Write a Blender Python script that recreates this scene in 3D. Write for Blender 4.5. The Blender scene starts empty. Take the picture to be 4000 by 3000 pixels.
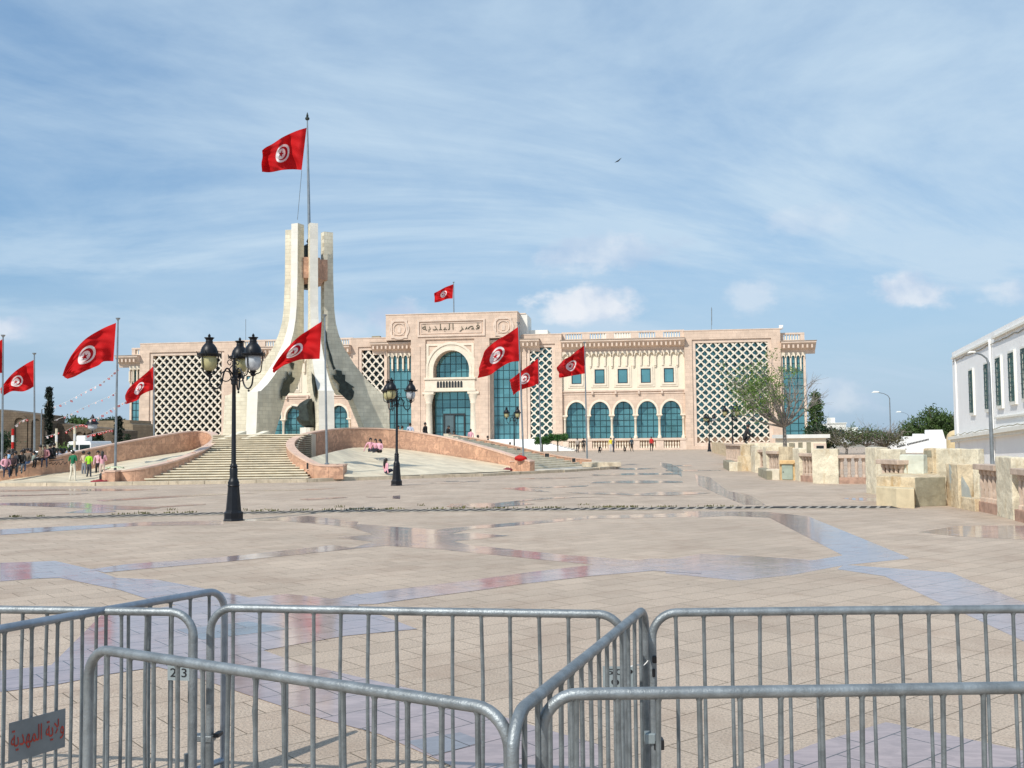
import bpy, bmesh, math, random
from mathutils import Vector, Matrix
sc = bpy.context.scene
R_ = math.radians
# ---------------- camera ----------------
FPX = 3900.0
CAM = Vector((0, 0, 1.95)); TH = math.atan(215 / FPX); RHO = .010
_r = Vector((1, 0, 0)); FW = Vector((0, math.cos(TH), math.sin(TH))); _u = Vector((0, -math.sin(TH), math.cos(TH)))
RT = _r * math.cos(RHO) - _u * math.sin(RHO); UP = _u * math.cos(RHO) + _r * math.sin(RHO)
cd = bpy.data.cameras.new('camera'); cam = bpy.data.objects.new('camera', cd); sc.collection.objects.link(cam)
cd.sensor_width = 36; cd.lens = 36 * FPX / 4000; cd.clip_start = .05; cd.clip_end = 3000
m = Matrix((RT, UP, -FW)).transposed().to_4x4(); m.translation = CAM; cam.matrix_world = m
sc.camera = cam
# ---------------- light ----------------
SUN_TO = Vector((-.43, -.58, .69)).normalized()
ld = bpy.data.lights.new('sun', 'SUN'); ld.energy = 4.0; ld.angle = R_(.5); ld.color = (1, .955, .88)
sun = bpy.data.objects.new('sun', ld); sc.collection.objects.link(sun)
sun.rotation_euler = SUN_TO.to_track_quat('Z', 'Y').to_euler()
sc.view_settings.view_transform = 'Standard'; sc.view_settings.look = 'None'
sc.view_settings.exposure = 0.0; sc.view_settings.gamma = 1
wd = bpy.data.worlds.new("World"); sc.world = wd; wd.use_nodes = True


class NT:
    def __init__(s, nt):
        s.nt = nt; nt.nodes.clear()
    def n(s, t, **kw):
        x = s.nt.nodes.new(t)
        for k, v in kw.items():
            if k == 'i':
                for a, b in v.items():
                    if isinstance(b, bpy.types.NodeSocket): s.nt.links.new(b, x.inputs[a])
                    else: x.inputs[a].default_value = b
            else: setattr(x, k, v)
        return x
    def m(s, op, a, b=0.0, c=None, clamp=False):
        i = {0: a, 1: b}
        if c is not None: i[2] = c
        return s.n('ShaderNodeMath', operation=op, use_clamp=clamp, i=i).outputs[0]
    def mix(s, f, a, b):
        x = s.n('ShaderNodeMix', data_type='RGBA')
        for k, v in ((0, f), (6, a), (7, b)):
            if isinstance(v, bpy.types.NodeSocket): s.nt.links.new(v, x.inputs[k])
            else: x.inputs[k].default_value = v if k == 0 else (tuple(v) + (1,))[:4]
        return x.outputs[2]
    def ramp(s, f, lo, hi):
        return s.n('ShaderNodeMapRange', clamp=True, interpolation_type='SMOOTHSTEP', i={0: f, 1: lo, 2: hi, 3: 0.0, 4: 1.0}).outputs[0]
    def noise(s, vec, scale, detail=4, rough=.55, dist=0.0):
        return s.n('ShaderNodeTexNoise', i={'Vector': vec, 'Scale': scale, 'Detail': detail, 'Roughness': rough, 'Distortion': dist}).outputs[0]


w = NT(wd.node_tree)
tc = w.n('ShaderNodeTexCoord'); sp = w.n('ShaderNodeSeparateXYZ', i={0: tc.outputs['Generated']})
sx, sy, sz = sp.outputs
sky = w.n('ShaderNodeTexSky', sky_type='NISHITA', sun_disc=False)
sky.sun_elevation = math.asin(SUN_TO.z); sky.sun_rotation = math.atan2(SUN_TO.x, SUN_TO.y)
sky.air_density = 1.0; sky.dust_density = 1.3; sky.ozone_density = 2.2; sky.altitude = 50
zz = w.m('ADD', w.m('MAXIMUM', sz, 0.0), .16)
px_ = w.m('DIVIDE', sx, zz); py_ = w.m('DIVIDE', sy, zz)
cv = w.n('ShaderNodeCombineXYZ', i={0: w.m('MULTIPLY', w.m('ADD', px_, w.m('MULTIPLY', py_, .9)), .55), 1: w.m('MULTIPLY', w.m('SUBTRACT', py_, w.m('MULTIPLY', px_, .55)), 1.15), 2: 3.1}).outputs[0]
n1 = w.noise(cv, .62, 9, .6, .9)
cv2 = w.n('ShaderNodeCombineXYZ', i={0: px_, 1: py_, 2: 1.7}).outputs[0]
n2 = w.noise(cv2, .42, 3, .5)
veil = w.m('ADD', w.m('MULTIPLY', w.ramp(n1, .41, .63), .72), w.m('MULTIPLY', w.ramp(n2, .42, .62), .38), clamp=True)
n3 = w.noise(cv2, 2.1, 9, .62, .6); veil = w.m('ADD', w.m('MULTIPLY', veil, w.ramp(sz, -.02, .1)), w.m('MULTIPLY', w.m('SUBTRACT', n3, .5), .75), clamp=True)
hz = w.m('SUBTRACT', 1.0, w.ramp(sz, 0.0, .20))
# cumulus puffs low over the horizon
ax = w.m('DIVIDE', sx, w.m('MAXIMUM', sy, .05)); az = w.m('DIVIDE', sz, w.m('MAXIMUM', sy, .05))
nn = w.noise(w.n('ShaderNodeCombineXYZ', i={0: ax, 1: w.m('MULTIPLY', az, 1.6), 2: .4}).outputs[0], 26, 7, .58)
nb = w.noise(w.n('ShaderNodeCombineXYZ', i={0: ax, 1: w.m('MULTIPLY', az, 1.4), 2: .9}).outputs[0], 9, 3, .5)
puff = None
def skydir(px, py):
    d = FW + RT * ((px - 2000) / FPX) - UP * ((py - 1500) / FPX)
    return d.x / d.y, d.z / d.y
for (cx, cy, rx, ry, a) in ((2300, 1190, 250, 85, 1.0), (2390, 990, 330, 95, .62), (3560, 1135, 190, 80, .85), (40, 1275, 120, 62, .8),
                            (1580, 1245, 170, 75, .95), (2930, 1165, 110, 85, .42), (3960, 1150, 140, 70, .5), (3270, 1560, 210, 90, .45), (3160, 860, 220, 80, .3), (1330, 1270, 130, 60, .4)):
    ux, uz = skydir(cx, cy)
    q = w.m('SQRT', w.m('ADD', w.m('POWER', w.m('DIVIDE', w.m('SUBTRACT', ax, ux), rx / FPX), 2.0), w.m('POWER', w.m('DIVIDE', w.m('SUBTRACT', az, uz), ry / FPX), 2.0)))
    v = w.m('SUBTRACT', w.m('ADD', w.m('MULTIPLY', nn, 1.1), w.m('MULTIPLY', nb, .5)), w.m('MULTIPLY', q, .62))
    v = w.m('MULTIPLY', w.ramp(v, .16, .56), a)
    puff = v if puff is None else w.m('MAXIMUM', puff, v)
puff = w.m('MULTIPLY', puff, w.m('GREATER_THAN', sy, 0.0))
skyc = w.mix(.55, w.n('ShaderNodeVectorMath', operation='MULTIPLY', i={0: sky.outputs[0], 1: (1.2, 1.45, 1.45)}).outputs[0], (2.35, 4.1, 6.8))
c1 = w.mix(w.m('MULTIPLY', veil, .9), skyc, (5.7, 7.25, 8.7))
c1 = w.mix(w.m('MULTIPLY', hz, .62), c1, (4.7, 6.05, 7.6))
shade = w.ramp(w.noise(w.n('ShaderNodeCombineXYZ', i={0: ax, 1: az, 2: 2.4}).outputs[0], 14, 5, .55), .35, .65)
pc = w.mix(shade, (5.0, 6.2, 8.0), (8.6, 8.9, 9.4))
c2 = w.mix(w.m('MULTIPLY', puff, .92), c1, pc)
bg = w.n('ShaderNodeBackground', i={0: c2, 1: .1})
w.nt.links.new(bg.outputs[0], w.n('ShaderNodeOutputWorld').inputs[0])


# ---------------- pixel helpers: a point of the photo at a real distance ----------------
def ray(px, py): return FW + RT * ((px - 2000) / FPX) - UP * ((py - 1500) / FPX)
def G(px, py, z=0.0):
    d = ray(px, py); return CAM + d * ((z - CAM.z) / d.z)
def W(px, py, Y):
    d = ray(px, py); return CAM + d * (Y / d.y)
def crop(ox, oy, s): return lambda x, y: (ox + x / s, oy + y / s)


# ---------------- materials ----------------
def mat(name, col, rough=.6, metal=0.0, var=.12, vscale=1.5, bump=0.0, bscale=20, col2=None, thr=(.35, .65), brick=None, spec=None, trans=0.0, stain=None, fine=0.0, bv=.2, spots=None):
    mt = bpy.data.materials.new(name); mt.use_nodes = True; t = NT(mt.node_tree)
    geo = t.n('ShaderNodeNewGeometry'); pos = geo.outputs['Position']
    a = t.noise(pos, vscale, 5, .6)
    c_hi = tuple(min(1, c * (1 + var)) for c in col); c_lo = tuple(c * (1 - var) for c in col)
    c = t.mix(t.ramp(a, .3, .7), c_lo, c_hi)
    if col2: c = t.mix(t.ramp(t.noise(pos, vscale * 2.3, 6, .65, 1.2), *thr), c, col2)
    if fine:
        c = t.mix(t.m('MULTIPLY', t.ramp(t.noise(pos, bscale * 1.3, 3, .7), .42, .66), fine), c, tuple(x * .42 for x in col))
    if stain: c = t.mix(t.m('MULTIPLY', t.ramp(t.noise(t.n('ShaderNodeVectorMath', operation='MULTIPLY', i={0: pos, 1: (1, 1, .35)}).outputs[0], stain[1], 6, .68, .4), stain[2], stain[2] + .22), stain[3]), c, stain[0])
    h = None
    if brick:
        ud, bw, bh, mo, jc = brick[:5]
        du = t.n('ShaderNodeVectorMath', operation='DOT_PRODUCT', i={0: pos, 1: ud}).outputs['Value']
        zc = t.n('ShaderNodeSeparateXYZ', i={0: pos}).outputs[2] if len(brick) < 6 else t.n('ShaderNodeVectorMath', operation='DOT_PRODUCT', i={0: pos, 1: brick[5]}).outputs['Value']
        bt = t.n('ShaderNodeTexBrick', offset=(.5 if len(brick) < 7 else brick[6]), i={'Vector': t.n('ShaderNodeCombineXYZ', i={0: du, 1: zc, 2: 0.0}).outputs[0], 'Color1': (1, 1, 1, 1), 'Color2': (0, 0, 0, 1), 'Mortar': (.5, .5, .5, 1), 'Scale': 1.0,
                 'Mortar Size': mo, 'Mortar Smooth': .3, 'Bias': 0.0, 'Brick Width': bw, 'Row Height': bh})
        v = t.n('ShaderNodeSeparateColor', i={0: bt.outputs[0]}).outputs[0]
        hsv = t.n('ShaderNodeHueSaturation', i={'Value': t.m('ADD', t.m('MULTIPLY', v, bv), 1 - bv / 2), 'Color': c}).outputs[0]
        c = t.mix(bt.outputs[1], hsv, jc); h = bt.outputs[1]
    if spots:   # scattered dark marks: (scale, radius, colour, weight)
        vo = t.n('ShaderNodeTexVoronoi', i={'Vector': t.n('ShaderNodeVectorMath', operation='ADD', i={0: pos, 1: (.3, .7, 0)}).outputs[0], 'Scale': spots[0]}); keep = t.m('GREATER_THAN', t.n('ShaderNodeSeparateColor', i={0: vo.outputs['Color']}).outputs[0], .55)
        rad = t.m('MULTIPLY', t.n('ShaderNodeSeparateColor', i={0: vo.outputs['Color']}).outputs[1], spots[1])
        c = t.mix(t.m('MULTIPLY', t.m('MULTIPLY', t.m('LESS_THAN', vo.outputs['Distance'], rad), keep), spots[3]), c, spots[2])
    p = t.n('ShaderNodeBsdfPrincipled', i={'Base Color': c, 'Roughness': rough, 'Metallic': metal})
    if spec is not None: p.inputs['Specular IOR Level'].default_value = spec
    if bump:
        hh = t.noise(pos, bscale, 4, .65)
        if h is not None: hh = t.m('SUBTRACT', hh, t.m('MULTIPLY', h, 1.5))
        b = t.n('ShaderNodeBump', i={'Height': hh, 'Strength': bump, 'Distance': .02}); t.nt.links.new(b.outputs[0], p.inputs['Normal'])
    out = p.outputs[0]
    if trans:
        tr = t.n('ShaderNodeBsdfTranslucent', i={0: c})
        out = t.n('ShaderNodeMixShader', i={0: trans, 1: p.outputs[0], 2: tr.outputs[0]}).outputs[0]
    t.nt.links.new(out, t.n('ShaderNodeOutputMaterial').inputs[0])
    return mt


# ---------------- mesh builder ----------------
class MB:
    def __init__(s): s.v = []; s.f = []; s.mi = []; s.cur = 0
    def add(s, vs, fs):
        o = len(s.v); s.v += [tuple(x) for x in vs]; s.f += [tuple(i + o for i in f) for f in fs]; s.mi += [s.cur] * len(fs); return s
    def box(s, a, b, fr=None):
        x0, y0, z0 = a; x1, y1, z1 = b
        vs = [Vector(p) for p in ((x0, y0, z0), (x1, y0, z0), (x1, y1, z0), (x0, y1, z0), (x0, y0, z1), (x1, y0, z1), (x1, y1, z1), (x0, y1, z1))]
        if fr: vs = [fr(*v) for v in vs]
        return s.add(vs, [(0, 3, 2, 1), (4, 5, 6, 7), (0, 1, 5, 4), (1, 2, 6, 5), (2, 3, 7, 6), (3, 0, 4, 7)])
    def prism(s, poly, a, b, fr):  # poly in 2d, extruded a..b along third coordinate of frame fr(p,q,r)
        n = len(poly)
        vs = [fr(p, q, a) for p, q in poly] + [fr(p, q, b) for p, q in poly]
        return s.add(vs, [tuple(range(n))[::-1], tuple(range(n, 2 * n))] + [(i, (i + 1) % n, n + (i + 1) % n, n + i) for i in range(n)])
    def lathe(s, prof, n=16, c=(0, 0, 0), ax=None):
        vs = []; c = Vector(c)
        for r, z in prof:
            for k in range(n):
                a = 2 * math.pi * k / n; p = Vector((r * math.cos(a), r * math.sin(a), z)); vs.append(c + (ax @ p if ax else p))
        fs = [(i * n + k, i * n + (k + 1) % n, (i + 1) * n + (k + 1) % n, (i + 1) * n + k) for i in range(len(prof) - 1) for k in range(n)]
        fs += [tuple(range(n))[::-1], tuple(range((len(prof) - 1) * n, len(prof) * n))]
        return s.add(vs, fs)
    def tube(s, pts, r, n=8, flat=1.0):
        pts = [Vector(p) for p in pts]; rs = r if isinstance(r, (list, tuple)) else [r] * len(pts); vs = []
        t0 = (pts[1] - pts[0]).normalized(); ref = Vector((0, 0, 1)) if abs(t0.z) < .9 else Vector((1, 0, 0))
        nx = t0.cross(ref).normalized()
        for i, p in enumerate(pts):
            t = (pts[min(i + 1, len(pts) - 1)] - pts[max(i - 1, 0)])
            t = t.normalized() if t.length > 1e-9 else t0
            nx = (nx - t * nx.dot(t)); nx = nx.normalized() if nx.length > 1e-6 else t.orthogonal().normalized()
            ny = t.cross(nx)
            for k in range(n):
                a = 2 * math.pi * k / n; vs.append(p + nx * (rs[i] * math.cos(a)) + ny * (rs[i] * flat * math.sin(a)))
        fs = [(i * n + k, i * n + (k + 1) % n, (i + 1) * n + (k + 1) % n, (i + 1) * n + k) for i in range(len(pts) - 1) for k in range(n)]
        fs += [tuple(range(n))[::-1], tuple(range((len(pts) - 1) * n, len(pts) * n))]
        return s.add(vs, fs)
    def ball(s, c, r, n=10, sc_=(1, 1, 1)):
        vs = []; k = n // 2
        for i in range(k + 1):
            th = math.pi * i / k
            for j in range(n):
                a = 2 * math.pi * j / n; vs.append((c[0] + r * sc_[0] * math.sin(th) * math.cos(a), c[1] + r * sc_[1] * math.sin(th) * math.sin(a), c[2] + r * sc_[2] * math.cos(th)))
        return s.add(vs, [(i * n + j, (i + 1) * n + j, (i + 1) * n + (j + 1) % n, i * n + (j + 1) % n) for i in range(k) for j in range(n)])
    def build(s, name, mats, parent=None, smooth=False, bevel=0, loc=None, fixn=True):
        me = bpy.data.meshes.new(name); me.from_pydata(s.v, [], s.f)
        for mm in (mats if isinstance(mats, (list, tuple)) else [mats]): me.materials.append(mm)
        me.polygons.foreach_set('material_index', s.mi)
        if fixn:
            bm = bmesh.new(); bm.from_mesh(me); bmesh.ops.recalc_face_normals(bm, faces=bm.faces[:]); bm.to_mesh(me); bm.free()
        if smooth:
            me.polygons.foreach_set('use_smooth', [True] * len(me.polygons))
            if smooth != 'all': me.set_sharp_from_angle(angle=R_(40))
        o = bpy.data.objects.new(name, me); sc.collection.objects.link(o)
        if parent: o.parent = parent
        if loc is not None: o.location = loc
        if bevel:
            b = o.modifiers.new('bevel', 'BEVEL'); b.width = bevel; b.segments = 2; b.limit_method = 'ANGLE'; b.angle_limit = R_(40)
        return o


def tag(o, label=None, cat=None, group=None, kind=None):
    if label: o['label'] = label
    if cat: o['category'] = cat
    if group: o['group'] = group
    if kind: o['kind'] = kind
    return o
def empty(name, loc=(0, 0, 0), rz=0.0):
    o = bpy.data.objects.new(name, None); sc.collection.objects.link(o); o.location = loc; o.rotation_euler = (0, 0, rz); return o
def copy_tree(o, parent=None):
    c = o.copy(); sc.collection.objects.link(c)
    if parent: c.parent = parent
    for ch in KIDS.get(o.name, [x for x in o.children]): copy_tree(ch, c)
    return c
KIDS = {}
XYZ = lambda x, y, z: Vector((x, y, z))
def cat(pts, n=6):  # catmull-rom through tuples
    out = []; P = [Vector(p) for p in pts]
    for i in range(len(P) - 1):
        p0 = P[max(i - 1, 0)]; p1 = P[i]; p2 = P[i + 1]; p3 = P[min(i + 2, len(P) - 1)]
        for k in range(n):
            t = k / n; out.append(.5 * ((2 * p1) + (p2 - p0) * t + (2 * p0 - 5 * p1 + 4 * p2 - p3) * t * t + (3 * p1 - p0 - 3 * p2 + p3) * t ** 3))
    out.append(P[-1]); return out
def wallframe(A, B):
    A = Vector((A[0], A[1], 0)); B = Vector((B[0], B[1], 0)); u = (B - A).normalized(); nrm = Vector((u.y, -u.x, 0))
    if nrm.dot(CAM - A) < 0: nrm = -nrm
    def fr(p, q, v): return A + u * p + nrm * v + Vector((0, 0, q))   # p along, q up, v out towards the viewer
    def uv(px, py, v=0.0):
        d = ray(px, py); A2 = A + nrm * v; t = (A2 - CAM).dot(nrm) / d.dot(nrm); P = CAM + d * t
        return (P - A).dot(u), P.z
    return fr, uv, u, nrm
def fbox(mb, fr, u0, u1, z0, z1, v0, v1):
    vs = [fr(u0, z0, v0), fr(u1, z0, v0), fr(u1, z0, v1), fr(u0, z0, v1), fr(u0, z1, v0), fr(u1, z1, v0), fr(u1, z1, v1), fr(u0, z1, v1)]
    return mb.add(vs, [(0, 3, 2, 1), (4, 5, 6, 7), (0, 1, 5, 4), (1, 2, 6, 5), (2, 3, 7, 6), (3, 0, 4, 7)])
def text_mesh(body, size=1.0, thin=0.0, space=1.0):
    cu = bpy.data.curves.new('lettering', 'FONT'); cu.body = body; cu.size = size; cu.extrude = 0.0; cu.offset = thin; cu.space_character = space; cu.align_x = 'CENTER'; cu.align_y = 'CENTER'
    o = bpy.data.objects.new('lettering', cu); sc.collection.objects.link(o)
    dg = bpy.context.evaluated_depsgraph_get(); me = bpy.data.meshes.new_from_object(o.evaluated_get(dg))
    bpy.data.objects.remove(o); return me
def put_text(body, size, fr_org, ux, uz, thick, mt, parent, name='lettering', wfit=None, hfit=None, thin=0.0, space=1.0):
    me = text_mesh(body, size, thin, space)
    xs = [v.co.x for v in me.vertices]; ys = [v.co.y for v in me.vertices]
    if not xs: return None
    cx = (min(xs) + max(xs)) / 2; cy = (min(ys) + max(ys)) / 2
    kx = wfit / (max(xs) - min(xs)) if wfit else 1; ky = hfit / (max(ys) - min(ys)) if hfit else kx
    nrm = Vector(ux).cross(Vector(uz))
    bm = bmesh.new(); bm.from_mesh(me)
    g = bmesh.ops.extrude_face_region(bm, geom=bm.faces[:])
    for v in [x for x in g['geom'] if isinstance(x, bmesh.types.BMVert)]: v.co.z += 1
    for v in bm.verts:
        v.co = Vector(fr_org) + Vector(ux) * ((v.co.x - cx) * kx) + Vector(uz) * ((v.co.y - cy) * ky) - nrm * (v.co.z * thick * -1)
    bmesh.ops.recalc_face_normals(bm, faces=bm.faces[:])
    bm.to_mesh(me); bm.free(); me.materials.clear(); me.materials.append(mt)
    o = bpy.data.objects.new(name, me); sc.collection.objects.link(o); o.parent = parent; return o
# ---------------- materials in use ----------------
PHI = R_(7.5)
FU = (math.cos(PHI), -math.sin(PHI), 0)
J1 = (math.cos(R_(39)), math.sin(R_(39)), 0); J2 = (-math.sin(R_(39)), math.cos(R_(39)), 0)
M_pave = mat('rough_beige_slab', (.56, .445, .345), .7, var=.10, vscale=.35, bump=.7, bscale=42, fine=.62, bv=.13, brick=(J1, .64, .40, .0045, (.17, .13, .09), J2, .5), stain=((.38, .28, .21), .8, .46, .55), spec=.2, spots=(1.9, .075, (.16, .13, .10), .6))
def polished(name, col, rough=.055):
    mt = bpy.data.materials.new(name); mt.use_nodes = True; t = NT(mt.node_tree)
    pos = t.n('ShaderNodeNewGeometry').outputs['Position']
    d1 = t.n('ShaderNodeVectorMath', operation='DOT_PRODUCT', i={0: pos, 1: J1}).outputs['Value']; d2 = t.n('ShaderNodeVectorMath', operation='DOT_PRODUCT', i={0: pos, 1: J2}).outputs['Value']
    bt = t.n('ShaderNodeTexBrick', offset=.5, i={'Vector': t.n('ShaderNodeCombineXYZ', i={0: d1, 1: d2, 2: 0.0}).outputs[0], 'Color1': (1, 1, 1, 1), 'Color2': (0, 0, 0, 1), 'Mortar': (.5, .5, .5, 1), 'Scale': 1.0, 'Mortar Size': .006, 'Mortar Smooth': .2, 'Brick Width': .64, 'Row Height': .40})
    v = t.n('ShaderNodeSeparateColor', i={0: bt.outputs[0]}).outputs[0]
    ve = t.noise(t.n('ShaderNodeVectorMath', operation='MULTIPLY', i={0: pos, 1: (1, 2.5, 1)}).outputs[0], 3.2, 7, .7, 1.5)
    c = t.mix(t.ramp(ve, .35, .65), col, tuple(x * 1.45 for x in col))
    c = t.mix(t.m('MULTIPLY', v, .5), c, (.29, .225, .235))
    c = t.mix(bt.outputs[1], c, (.07, .055, .05))
    tilt = t.n('ShaderNodeBump', i={'Height': t.m('ADD', t.m('MULTIPLY', t.noise(pos, 1.3, 2, .5), 1.0), t.m('MULTIPLY', bt.outputs[1], -.25)), 'Strength': .12, 'Distance': .02})
    p = t.n('ShaderNodeBsdfPrincipled', i={'Base Color': c, 'Roughness': t.m('ADD', rough, t.m('MULTIPLY', t.ramp(t.noise(pos, 2.4, 4, .6), .5, .75), .12)), 'Normal': tilt.outputs[0], 'Specular IOR Level': .42, 'Coat Weight': .0, 'Coat Roughness': .05})
    t.nt.links.new(p.outputs[0], t.n('ShaderNodeOutputMaterial').inputs[0]); return mt
M_pol = polished('polished_marble', (.31, .235, .22), .095); M_slate = polished('polished_slate', (.16, .17, .185), .12)
M_dirt = mat('far_ground', (.30, .26, .2), .9, var=.2, vscale=.05)
M_pink = mat('pink_limestone', (.66, .50, .385), .7, var=.10, vscale=.8, bump=.15, bscale=8, brick=(FU, 1.25, .62, .02, (.50, .37, .28)), stain=((.60, .42, .32), 1.2, .52, .3), bv=.12)
M_pinkp = mat('pink_limestone_moulding', (.69, .54, .43), .7, var=.1, vscale=1.0, bump=.1, bscale=8)
M_cream = mat('cream_plaster', (.80, .71, .56), .8, var=.04, vscale=.5)
M_creams = mat('cream_stone', (.78, .68, .54), .75, var=.07, vscale=1.5)
M_latt = mat('pale_lattice_stone', (.76, .68, .56), .75, var=.08, vscale=1.2)
M_dark = mat('dark_recess', (.018, .022, .024), .5, var=.2)
M_roofw = mat('white_roof_plaster', (.78, .76, .7), .8, var=.05)
M_white = mat('whitewashed_wall', (.88, .87, .85), .85, var=.03, vscale=.5, stain=((.62, .63, .62), .6, .62, .3))
M_wmould = mat('white_moulding', (.80, .78, .70), .8, var=.05)
M_mull = mat('dark_teal_mullion', (.012, .05, .06), .4, var=.1)
def glassmat(name, col, rough=.05, metal=.35):
    mt = bpy.data.materials.new(name); mt.use_nodes = True; t = NT(mt.node_tree); pos = t.n('ShaderNodeNewGeometry').outputs['Position']
    b = t.n('ShaderNodeBump', i={'Height': t.noise(pos, .35, 2, .5), 'Strength': .08, 'Distance': .3})
    c = t.mix(t.ramp(t.noise(pos, .25, 3, .5), .35, .65), col, tuple(x * 1.15 for x in col))
    du = t.n('ShaderNodeVectorMath', operation='DOT_PRODUCT', i={0: pos, 1: FU}).outputs['Value']
    wn = t.n('ShaderNodeTexWhiteNoise', noise_dimensions='2D', i={'Vector': t.n('ShaderNodeCombineXYZ', i={0: t.m('FLOOR', t.m('MULTIPLY', du, .78)), 1: t.m('FLOOR', t.m('MULTIPLY', t.n('ShaderNodeSeparateXYZ', i={0: pos}).outputs[2], .74)), 2: 0.0}).outputs[0]}).outputs[0]
    c = t.mix(t.m('MULTIPLY', wn, .45), c, tuple(x * .5 for x in col))
    p = t.n('ShaderNodeBsdfPrincipled', i={'Base Color': c, 'Roughness': rough, 'Metallic': metal, 'Normal': b.outputs[0], 'Specular IOR Level': .8})
    t.nt.links.new(p.outputs[0], t.n('ShaderNodeOutputMaterial').inputs[0]); return mt
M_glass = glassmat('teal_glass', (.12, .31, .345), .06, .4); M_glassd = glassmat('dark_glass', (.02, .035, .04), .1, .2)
M_shut = mat('green_shutter_glass', (.08, .22, .18), .25, var=.3, vscale=2)
BR = Vector((1, 1, 0)).normalized()
M_trav = mat('travertine_block', (.70, .64, .50), .8, var=.13, vscale=1.2, bump=.35, bscale=14, bv=.16, brick=((.8, .6, 0), .52, .26, .010, (.52, .46, .34)), stain=((.52, .44, .28), .8, .5, .4))
M_travl = mat('travertine_edge', (.72, .68, .60), .75, var=.06, vscale=1.5, bump=.15, bscale=14, bv=.08, brick=((.8, .6, 0), 2.2, .42, .008, (.64, .60, .52)))
M_bronze = mat('dark_bronze', (.035, .045, .038), .5, .35, var=.4, vscale=3, bump=.9, bscale=9)
M_rose = mat('rose_marble_cladding', (.60, .35, .225), .5, var=.2, vscale=1.4, bump=.1, bscale=20, col2=(.44, .25, .165), thr=(.42, .58), brick=((.93, .37, 0), .62, .92, .007, (.32, .17, .11)), stain=((.20, .115, .08), 3.4, .52, .65))
M_rosec = mat('rose_marble_coping', (.66, .45, .34), .5, var=.12, vscale=2)
M_slope = mat('white_marble_slope', (.66, .57, .41), .55, var=.1, vscale=1.3, brick=((.8, -.6, 0), .9, .45, .008, (.48, .42, .32), (.6, .8, 0)), stain=((.40, .38, .28), 1.6, .56, .6))
M_riser = mat('dark_step_riser', (.36, .30, .21), .8, var=.25, vscale=2)  # risers coloured darker than the cream nosings, to strengthen the step lines
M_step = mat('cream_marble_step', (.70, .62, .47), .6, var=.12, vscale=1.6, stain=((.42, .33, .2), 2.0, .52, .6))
M_stepw = mat('white_marble_step', (.82, .80, .76), .55, var=.05)
M_kerb = mat('worn_kerb_stone', (.58, .49, .36), .8, var=.2, vscale=1.5, bump=.3, bscale=10, stain=((.2, .15, .1), 1.5, .5, .7))
M_plat = mat('platform_paving', (.60, .53, .42), .6, var=.12, vscale=1, brick=(J1, .8, .4, .008, (.35, .29, .21), J2))
M_para = mat('worn_ochre_stone', (.63, .51, .34), .85, var=.2, vscale=2.2, bump=.7, bscale=12, stain=((.40, .24, .09), 2.6, .47, .65), fine=.3)
M_parap = mat('pale_plaster_block', (.70, .62, .46), .85, var=.16, vscale=2.4, bump=.6, bscale=14, stain=((.42, .29, .14), 2.4, .50, .6), fine=.28)
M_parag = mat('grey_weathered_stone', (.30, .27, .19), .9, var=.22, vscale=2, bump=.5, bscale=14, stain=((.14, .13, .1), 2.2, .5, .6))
M_parar = mat('pink_baluster_stone', (.52, .40, .31), .8, var=.2, vscale=3, bump=.3, bscale=16, stain=((.35, .22, .15), 3, .55, .5))
M_redst = mat('red_plinth_stone', (.40, .25, .18), .8, var=.25, vscale=4, bump=.3, bscale=16)
M_galv = mat('galvanised_steel', (.25, .272, .282), .46, .55, var=.22, vscale=12, bump=.22, bscale=70, stain=((.10, .115, .12), 24, .55, .4))
M_galvd = mat('dull_galvanised_steel', (.21, .235, .245), .48, .5, var=.22, vscale=14, bump=.2, bscale=80, stain=((.09, .10, .10), 30, .55, .4))
M_plate = mat('grey_sheet_plate', (.24, .265, .28), .5, .45, var=.12, vscale=6)
M_plated = mat('grey_number_plate', (.33, .38, .39), .5, .4, var=.12, vscale=8)
M_redp = mat('red_paint', (.45, .05, .03), .6, var=.3, vscale=30)
M_blackp = mat('black_paint', (.012, .012, .014), .45, var=.3, vscale=8, spec=.5)
M_iron = mat('black_cast_iron', (.007, .008, .011), .42, .0, var=.3, vscale=6, bump=.12, bscale=30, spec=.35)
M_pole = mat('grey_flagpole_steel', (.27, .30, .32), .4, .6, var=.15, vscale=3)
M_globe_y = mat('yellowed_globe_glass', (.55, .50, .26), .2, var=.1, vscale=6, trans=.25)
M_globe_w = mat('clear_globe_glass', (.62, .64, .66), .12, var=.18, vscale=7, trans=.3)
M_redcloth = mat('red_cloth', (.62, .02, .015), .8, trans=.3)
M_whitecloth = mat('white_cloth', (.8, .78, .76), .8, trans=.2)
M_oldwall = mat('old_brown_rampart', (.135, .10, .068), .95, var=.25, vscale=.6, bump=.5, bscale=5, bv=.12, brick=((1, 0, 0), .55, .28, .02, (.10, .075, .05)), stain=((.07, .055, .04), .9, .5, .6))
M_oldwall2 = mat('old_tan_rampart', (.28, .215, .14), .95, var=.2, vscale=.6, bump=.4, bscale=4, brick=((1, 0, 0), 1.0, .45, .03, (.2, .15, .1)))
M_bark = mat('tree_bark', (.17, .14, .11), .9, var=.25, vscale=5, bump=.5, bscale=20)
M_barkg = mat('grey_twig_bark', (.26, .23, .20), .9, var=.25, vscale=5)
def leafm(name, c): return mat(name, c, .6, var=.45, vscale=1.4, trans=.25)
M_leaf = leafm('fresh_green_leaf', (.12, .20, .035)); M_leafd = leafm('dark_green_leaf', (.026, .055, .018)); M_leafm = leafm('mid_green_leaf', (.07, .12, .03))
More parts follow.
